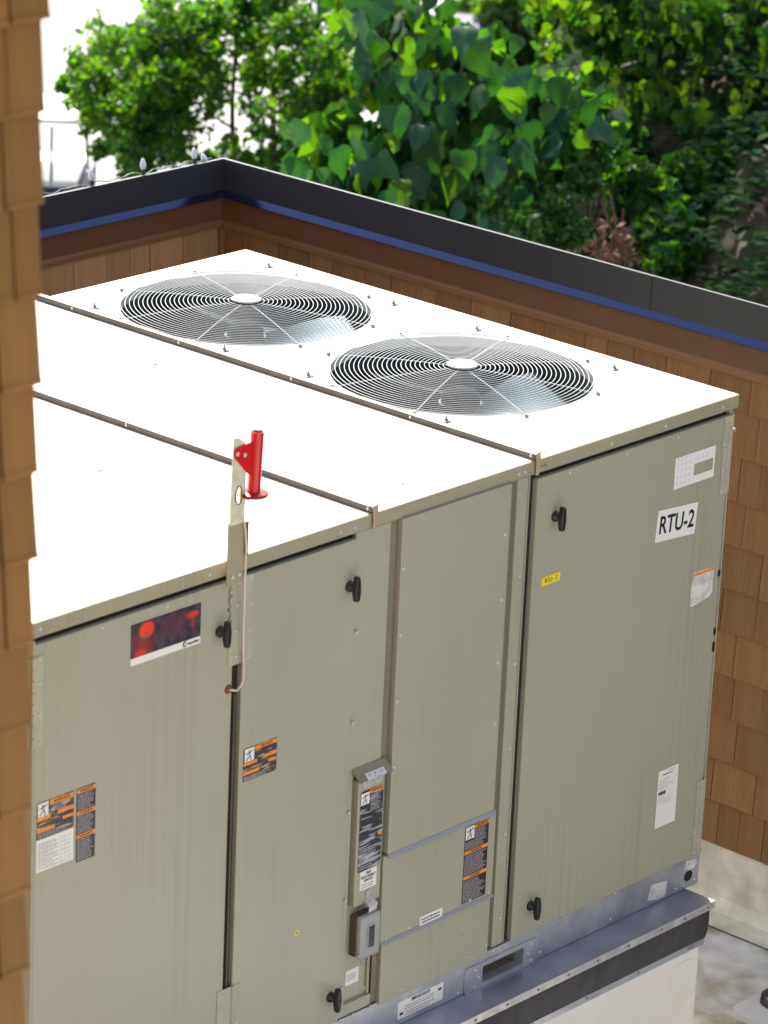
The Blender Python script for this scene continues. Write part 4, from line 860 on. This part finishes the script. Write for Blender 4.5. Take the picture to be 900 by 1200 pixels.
bp0 = Vector(base2)
def limb(pts, r0, r1, par=t2, m=None): trunk(par, [spot(*p) if len(p) == 3 and not isinstance(p, Vector) else p for p in pts], r0, r1, m or M['barkp'], 'limb')
limb([bp0, spot(545, 260, D2+.6), spot(520, 180, D2+.5), spot(500, 90, D2+.5), spot(470, 20, D2+.4)], .05, .015)
limb([spot(545, 260, D2+.6), spot(590, 210, D2+.4), spot(640, 140, D2+.3), spot(700, 120, D2+.2)], .03, .008)
limb([spot(535, 230, D2+.6), spot(470, 215, D2+.4), spot(400, 180, D2+.3), spot(360, 170, D2+.2)], .028, .008)
limb([spot(500, 90, D2+.5), spot(450, 110, D2+.3), spot(420, 60, D2+.2)], .02, .006)
# visible purple-grey branch on the right
g2 = random.Random(11)
regs = [(440, 20, 60, 45, 16), (490, 50, 60, 45, 18), (535, 75, 50, 45, 16), (455, 95, 45, 40, 12), (570, 70, 40, 34, 8), (490, 135, 60, 38, 20), (560, 130, 60, 38, 20), (620, 120, 60, 34, 16), (560, 195, 50, 38, 18), (610, 180, 50, 35, 16), (655, 150, 45, 38, 16), (515, 195, 50, 40, 16), (465, 190, 50, 38, 14), (400, 165, 50, 34, 14), (370, 195, 42, 28, 12), (430, 215, 50, 30, 14), (350, 155, 26, 20, 4), (690, 140, 35, 34, 10), (600, 225, 40, 25, 9), (510, 245, 45, 22, 10), (465, 235, 40, 20, 8), (415, 15, 40, 30, 6), (560, 262, 30, 14, 4)]
cnt = 0
for (px, py, rx, ry, nn) in regs:
    for k in range(nn):
        if cnt >= 298: break
        a = g2.uniform(0, 2*math.pi); q = math.sqrt(g2.random()); dep = D2+g2.uniform(-.9, .9)
        p = spot(px+rx*q*math.cos(a), py+ry*q*math.sin(a)-14, dep)
        sz = g2.uniform(.11, .205)*(1.0 if dep < D2 else .9)
        # tip direction: hanging down and outward, face turned up/towards light
        tip = Vector((g2.gauss(0, .45), g2.gauss(0, .45), -.85)) + CR*(.25*g2.gauss(0, 1)); tip.normalize()
        nrm = Vector((g2.gauss(0, .5), g2.gauss(0, .5), .55))-CF*.75; nrm -= tip*nrm.dot(tip); nrm.normalize(); xx = tip.cross(nrm)
        Mx = Matrix(((xx.x, tip.x, nrm.x), (xx.y, tip.y, nrm.y), (xx.z, tip.z, nrm.z)))
        yel = g2.random() < (.26 if px < 420 or py > 200 else .14)
        me = hearts[g2.choice((6, 7))] if yel else hearts[g2.choice((0, 1, 2, 3, 0, 1, 4, 5))]
        inst('leaf', me, t2, p, (sz, sz, sz), Mx.to_euler()); cnt += 1

g6 = random.Random(77); cb_ = [cl(px+g6.uniform(-10, 10), py+g6.uniform(-8, 8), D2+g6.uniform(-.2, 1.0), (rx+ry)*.5) for (px, py, rx, ry, nn) in regs]
leaves('foliage', [M['l1'], M['l1b'], M['l1d']], cb_, 1500, .15, t2, .8, 78, weights=[.4, .2, .4], kind='stuff', droop=1.4, up=.6)
# --- right-hand tree with medium leaves
D3 = 22.5
base3 = spot(735, 215, D3+.3); base3.z = terr(base3.x, base3.y)-.15
t3 = thing('dogwood_tree', base3, 'spreading yellow-green tree with thin leaning stems on the bank at upper right', 'tree')
for pts in ([(738, 215), (700, 165), (660, 130), (622, 100)], [(742, 215), (735, 150), (700, 90), (672, 40), (650, -30)], [(748, 215), (770, 150), (800, 80), (830, 10), (850, -40)], [(770, 160), (820, 125), (870, 105), (930, 80)], [(790, 195), (850, 150), (900, 60)], [(700, 90), (760, 70), (810, 62)]):
    trunk(t3, [spot(x, y, D3+.3) for x, y in pts], .026, .007, M['barkp'])
g3 = random.Random(21); cs3 = []
for px, py, rp, w in ((660, 20, 40, 1), (700, 50, 40, 1), (650, 65, 24, .6), (740, 20, 44, 1), (740, 90, 36, .8), (790, 40, 44, 1), (840, 20, 44, 1), (880, 60, 44, 1), (830, 80, 36, .8), (800, 110, 34, .8), (760, 125, 26, .6), (860, 120, 36, 1), (895, 110, 30, 1), (820, 150, 24, .7), (850, 165, 24, .8), (890, 170, 24, .6), (690, 100, 26, .6), (715, 130, 20, .4), (870, 0, 40, 1), (700, 0, 40, 1), (620, 10, 16, .3), (780, 0, 40, .8), (910, 30, 40, 1)):
    for k in range(2): cs3.append((spot(px+g3.uniform(-.5, .5)*rp, py+g3.uniform(-.5, .5)*rp, D3+g3.uniform(-.8, .8)), rp*.75*D3/FPX, w*rp*rp))
leaves('crown', [M['l1'], M['l1b'], M['l1d']], cs3, 8000, .080, t3, .72, 5, weights=[.4, .22, .38], kind='stuff', droop=1.2)
M['vl'] = leafmat('vine_leaf', (.070, .115, .016), .42, .42, .35)
vle = [heart('leaf', M['vl'], 1, .15, .2, 9), heart('leaf', M['vl'], 1, .3, .1, 10)]
for k in range(290):
    c0, rad, _ = cs3[g3.randrange(len(cs3))]; d_ = Vector((g3.gauss(0, 1), g3.gauss(0, 1), g3.gauss(0, 1))).normalized()*rad*g3.random()**.5
    tip = Vector((g3.gauss(0, .4), g3.gauss(0, .4), -.9)).normalized(); nrm = Vector((g3.gauss(0, .6), g3.gauss(0, .6), .5))-CF*.6; nrm -= tip*nrm.dot(tip); nrm.normalize(); xx = tip.cross(nrm); sz = g3.uniform(.06, .095)
    inst('leaf', vle[k % 2], t3, c0+d_-CF*.5, (sz, sz, sz), Matrix(((xx.x, tip.x, nrm.x), (xx.y, tip.y, nrm.y), (xx.z, tip.z, nrm.z))).to_euler())

# --- shrubs and ground cover on the bank
def shrub(name, lb, px, py, dep, blobs, n, size, mats, wts, seed, asp=.6, droop=.3, stems=5, m=None):
    b0 = spot(px, py, dep); b0.z = terr(b0.x, b0.y)-.03
    t = thing(name, b0, lb, 'shrub', 'shrubs on the bank')
    cs_ = [cl(x, y, dep+dd, r) for x, y, r, dd in blobs]
    for i in range(stems):
        c = cs_[i % len(cs_)][0]; trunk(t, [b0, b0.lerp(c, .5)+Vector((.03, .02, 0)), c], .014, .004, M['bark'], 'stem')
    leaves('foliage', mats, cs_, n, size, t, asp, seed, weights=wts, droop=droop); return t
shrub('leafy_shrub', 'pale glossy shrub catching light, low behind the middle of the right parapet', 620, 300, 20.2, [(590, 240, 30, 0), (625, 215, 28, .2), (650, 245, 30, .1), (610, 265, 26, -.2), (680, 215, 26, .3), (560, 235, 22, .1), (640, 280, 26, 0), (700, 190, 22, .4), (670, 270, 24, 0)], 2300, .055, [M['l3'], M['l1'], M['l1d']], [.5, .25, .25], 31)
shrub('leafy_shrub', 'deep green shrub right of the pale shrub, with lobed leaves', 790, 300, 20.8, [(740, 215, 34, 0), (770, 240, 36, 0), (800, 210, 34, .2), (790, 270, 30, -.2), (760, 275, 28, -.2), (830, 235, 26, .2), (735, 250, 20, 0), (810, 300, 26, -.3), (720, 185, 26, .3), (840, 200, 26, .4), (780, 310, 26, -.4)], 3600, .072, [M['l1'], M['l1b'], M['l1d']], [.45, .15, .40], 32, .75)
shrub('leafy_shrub', 'yellow-green low shrub under the large heart-shaped leaves', 480, 300, 21.8, [(470, 240, 30, 0), (510, 250, 30, 0), (440, 215, 26, .2), (550, 262, 24, 0), (410, 205, 22, .3), (500, 220, 26, .4)], 1500, .060, [M['l1'], M['l1b'], M['l3']], [.3, .4, .3], 33)
shrub('leafy_shrub', 'ivy-like dark shrub at the far right of the bank, above the bare soil', 880, 260, 21.5, [(860, 190, 32, 0), (890, 210, 34, 0), (870, 235, 28, -.2), (905, 245, 28, -.2), (845, 165, 28, .3), (900, 170, 32, .2), (850, 260, 20, -.3)], 3600, .065, [M['l1d'], M['l1'], M['l1b']], [.6, .32, .08], 36, .75)
shrub('leafy_shrub', 'bright leafy shrub between the large heart-shaped leaves and the yellow-green tree', 690, 230, 22.0, [(690, 170, 32, 0), (720, 150, 32, 0), (660, 190, 30, 0), (700, 200, 26, -.2), (740, 175, 28, .2), (640, 220, 26, 0)], 3000, .065, [M['l1'], M['l1b'], M['l1d']], [.45, .25, .3], 37, .7)
# dead stalks
bD = spot(724, 312, 19.9); bD.z = terr(bD.x, bD.y)
td = thing('dead_plant', bD, 'dry plant with pinkish brown dead stalks and curled leaves between two green shrubs', 'plant')
for x, y in ((705, 235), (716, 228), (730, 245), (742, 262), (695, 262), (722, 260)): trunk(td, [bD, spot((724+x)/2+3, (312+y)/2, 19.9), spot(x, y, 19.85)], .009, .003, M['ldead'], 'stalk')
leaves('dry_leaves', [M['ldead']], [cl(700, 290, 19.8, 16), cl(728, 285, 19.8, 18), cl(715, 262, 19.8, 14), cl(742, 300, 19.8, 14), cl(712, 305, 19.8, 14)], 120, .06, td, .4, 35)
# far bright foliage
def far_tree(lb, px, py, dep, blobs, n, size, mats, wts, seed, name='background_tree'):
    b0 = spot(px, py, dep); zt = terr(b0.x, b0.y); b0.z = zt
    t = thing(name, b0, lb, 'tree', 'trees in the background')
    cs_ = [cl(x, y, dep+dd, r) for x, y, r, dd in blobs]
    trunk(t, [b0, b0.lerp(cs_[0][0], .6), cs_[0][0]], .06, .02, M['bark']); leaves('crown', mats, cs_, n, size, t, .5, seed, weights=wts, kind='stuff')
far_tree('soft pale green feathery tree far behind the large-leaved tree, near the top edge', 600, 120, 33, [(590, 20, 40, 0), (620, 50, 36, 0), (570, 60, 26, .5), (640, 10, 36, 0), (610, 85, 30, .5), (560, 5, 26, 1), (655, 50, 30, 0)], 9000, .10, [M['l3'], M['l1b'], M['l1']], [.5, .3, .2], 41)
far_tree('dense dark green tree on the bank behind the yellow-green tree, upper right', 800, 180, 27, [(700, 30, 60, 0), (770, 60, 60, 0), (850, 40, 60, 0), (900, 100, 60, 0), (830, 130, 55, 0), (760, 140, 50, .3), (700, 110, 50, .5), (900, 10, 50, 0), (690, 170, 36, .5), (880, 170, 40, 0)], 15000, .10, [M['l1d'], M['l1'], M['l1b']], [.6, .3, .1], 42)
far_tree('mid green bushy tree behind the large leaves, centre of the background', 540, 230, 25, [(500, 190, 40, 0), (560, 200, 44, 0), (620, 180, 44, 0), (660, 130, 44, 0), (600, 130, 40, .3), (450, 200, 34, .3), (540, 150, 34, .4), (650, 200, 40, .2), (560, 100, 24, .5)], 9000, .085, [M['l1d'], M['l1'], M['l1b']], [.4, .35, .25], 43)
# tall trees added to dapple the bank with shade, crowns unseen over the frame
for nm_, (x_, y_), zc, rr3, sd, lb in (('shade_tree', (10.6, 8.9), 4.9, 3.1, 61, 'tall tree added to shade the bank, its unseen crown above the picture, nearest the roof'), ('shade_tree', (14.0, 9.0), 5.2, 3.4, 62, 'tall tree added to shade the bank, its unseen crown above the picture, farther up the slope')):
    zt_ = terr(x_, y_); t = thing(nm_, (x_, y_, zt_), lb, 'tree', 'trees added to shade the bank')
    trunk(t, [Vector((x_, y_, zt_-.1)), Vector((x_+.2, y_, zt_+3)), Vector((x_, y_+.1, zc))], .16, .07, M['bark'])
    gg_ = random.Random(sd); cs_ = [(Vector((x_+gg_.gauss(0, 1)*rr3*.5, y_+gg_.gauss(0, 1)*rr3*.5, zc+gg_.gauss(0, .7))), gg_.uniform(.6, 1.2), 1) for _ in range(30)]
    leaves('crown', [M['l1'], M['l1d']], cs_, 3600, .16, t, .7, sd, kind='stuff')
# ivy ground cover on the bank and dry litter
g4 = np.random.default_rng(50); V = []; F = []; n = 42000; mi = []
for i in range(n):
    R = g4.uniform(-.6, 6.0); Fo = g4.uniform(16.3, 34); p = Vector((CP.x, CP.y, 0))+HF*Fo+HR*R
    brown = (Fo < 18.9+.5*math.sin(R*3) and R > 1.6)
    if brown and g4.random() < .4: continue
    z = terr(p.x, p.y)+g4.uniform(.0, .16 if not brown else .03); a = g4.uniform(0, 6.28); s_ = g4.uniform(.03, .08); tl = g4.uniform(-.8, .8); k = len(V)
    c_, q_ = math.cos(a)*s_, math.sin(a)*s_
    V += [(p.x-c_, p.y-q_, z-tl*s_*.5), (p.x+q_*.6, p.y-c_*.6, z+.01), (p.x+c_, p.y+q_, z+tl*s_*.5), (p.x-q_*.6, p.y+c_*.6, z+.01)]; F.append((k, k+1, k+2, k+3)); mi.append(3 if brown and g4.random() < .7 else int(g4.choice(3, p=[.3, .15, .55])))
M['g1'] = mat('ground_leaf', (.030, .075, .018), .8, spec=.04, trans=.2); M['g2'] = mat('ground_leaf_deep', (.012, .04, .016), .8, spec=.04, trans=.15); M['g3'] = mat('leaf_litter', (.055, .028, .018), .9, spec=.03)
me = bpy.data.meshes.new('ground_cover'); me.from_pydata(V, [], F)
for m_ in (M['g1'], M['g1'], M['g2'], M['g3']): me.materials.append(m_)
me.polygons.foreach_set('material_index', np.array(mi, 'i')); me.update(); gc = bpy.data.objects.new('ground_cover', me); S.collection.objects.link(gc); tag(gc, 'low ivy and leaf litter covering the bank beyond the parapet', 'ground cover', kind='stuff')
# --- pale cart at far left
c0 = spot(60, 213, 27.5); ax_ = HR; ay = HF
ct = thing('utility_cart', (c0.x, c0.y, -5), 'white flat-roofed cart with thin green posts, half hidden beyond the back parapet', 'cart')
M['ctw'] = mat('cart_white', (.80, .80, .78), .3); M['ctg'] = mat('cart_post_green', (.03, .14, .09), .5); M['ctn'] = mat('cart_navy', (.012, .014, .05), .5)
def obox(c, hx, hy, z0, z1):
    vs = []; 
    for z in (z0, z1):
        for sx_, sy_ in ((-1, -1), (1, -1), (1, 1), (-1, 1)): p = c+ax_*hx*sx_+ay*hy*sy_; vs.append((p.x, p.y, z))
    b = MB(); b.poly(vs, [(0, 3, 2, 1), (4, 5, 6, 7), (0, 1, 5, 4), (1, 2, 6, 5), (2, 3, 7, 6), (3, 0, 4, 7)]); return b
cc = Vector((c0.x, c0.y, 0))+ay*.45-ax_*.22; zr = c0.z+.43
obox(cc+ay*.05+ax_*.03, .50, .42, zr, zr+.035).build('cart_roof', M['ctw'], ct)
for sx_, sy_ in ((.215, -.42), (.40, .34), (-.42, -.36), (-.42, .34)):
    p = Vector((c0.x, c0.y, 0))+ax_*(0 if (sx_ == .215) else sx_-.2)+ay*(sy_+.42); MB().tube([(p.x, p.y, c0.z-.02), (p.x, p.y, zr)], .012, 8).build('post', M['ctg'], ct)
obox(cc, .42, .46, c0.z-.04, c0.z+.01).build('cowl', M['ctw'], ct)
obox(cc, .48, .50, -4.75, c0.z-.045).build('body', M['ctn'], ct)
for sx_ in (-.4, .4):
    for sy_ in (-.35, .35):
        p = cc+ax_*sx_+ay*sy_; q = p+ax_*.08; MB().cyl((p.x, p.y, -4.83), (q.x, q.y, -4.83), .17, .17, 16).build('wheel', M['black'], ct)
# --- small slate-roofed shed glimpsed through leaves
h0 = spot(545, 52, 33); hc = Vector((h0.x, h0.y, 0)); sb = -5
sh = thing('garden_shed', (h0.x, h0.y, sb), 'small white shed with a blue-grey roof glimpsed through the large leaves near the top', 'shed')
hx, hy, hz = .3, .6, h0.z
obox(hc, hx, hy, sb, hz-.03).build('wall', M['ctw'], sh)
M['slate'] = mat('slate_roof', (.09, .09, .17), .6); rb = MB(); P = []
for sx_, sy_, z in ((-1.1, -1.15, hz-.06), (1.1, -1.15, hz-.06), (1.1, 1.15, hz-.06), (-1.1, 1.15, hz-.06), (-1.1, 0, hz+.28), (1.1, 0, hz+.28)):
    p = hc+ax_*hx*sx_+ay*hy*sy_; P.append((p.x, p.y, z))
rb.poly(P, [(0, 1, 5, 4), (2, 3, 4, 5), (0, 4, 3), (1, 2, 5), (0, 3, 2, 1)]); rb.build('roof', M['slate'], sh)
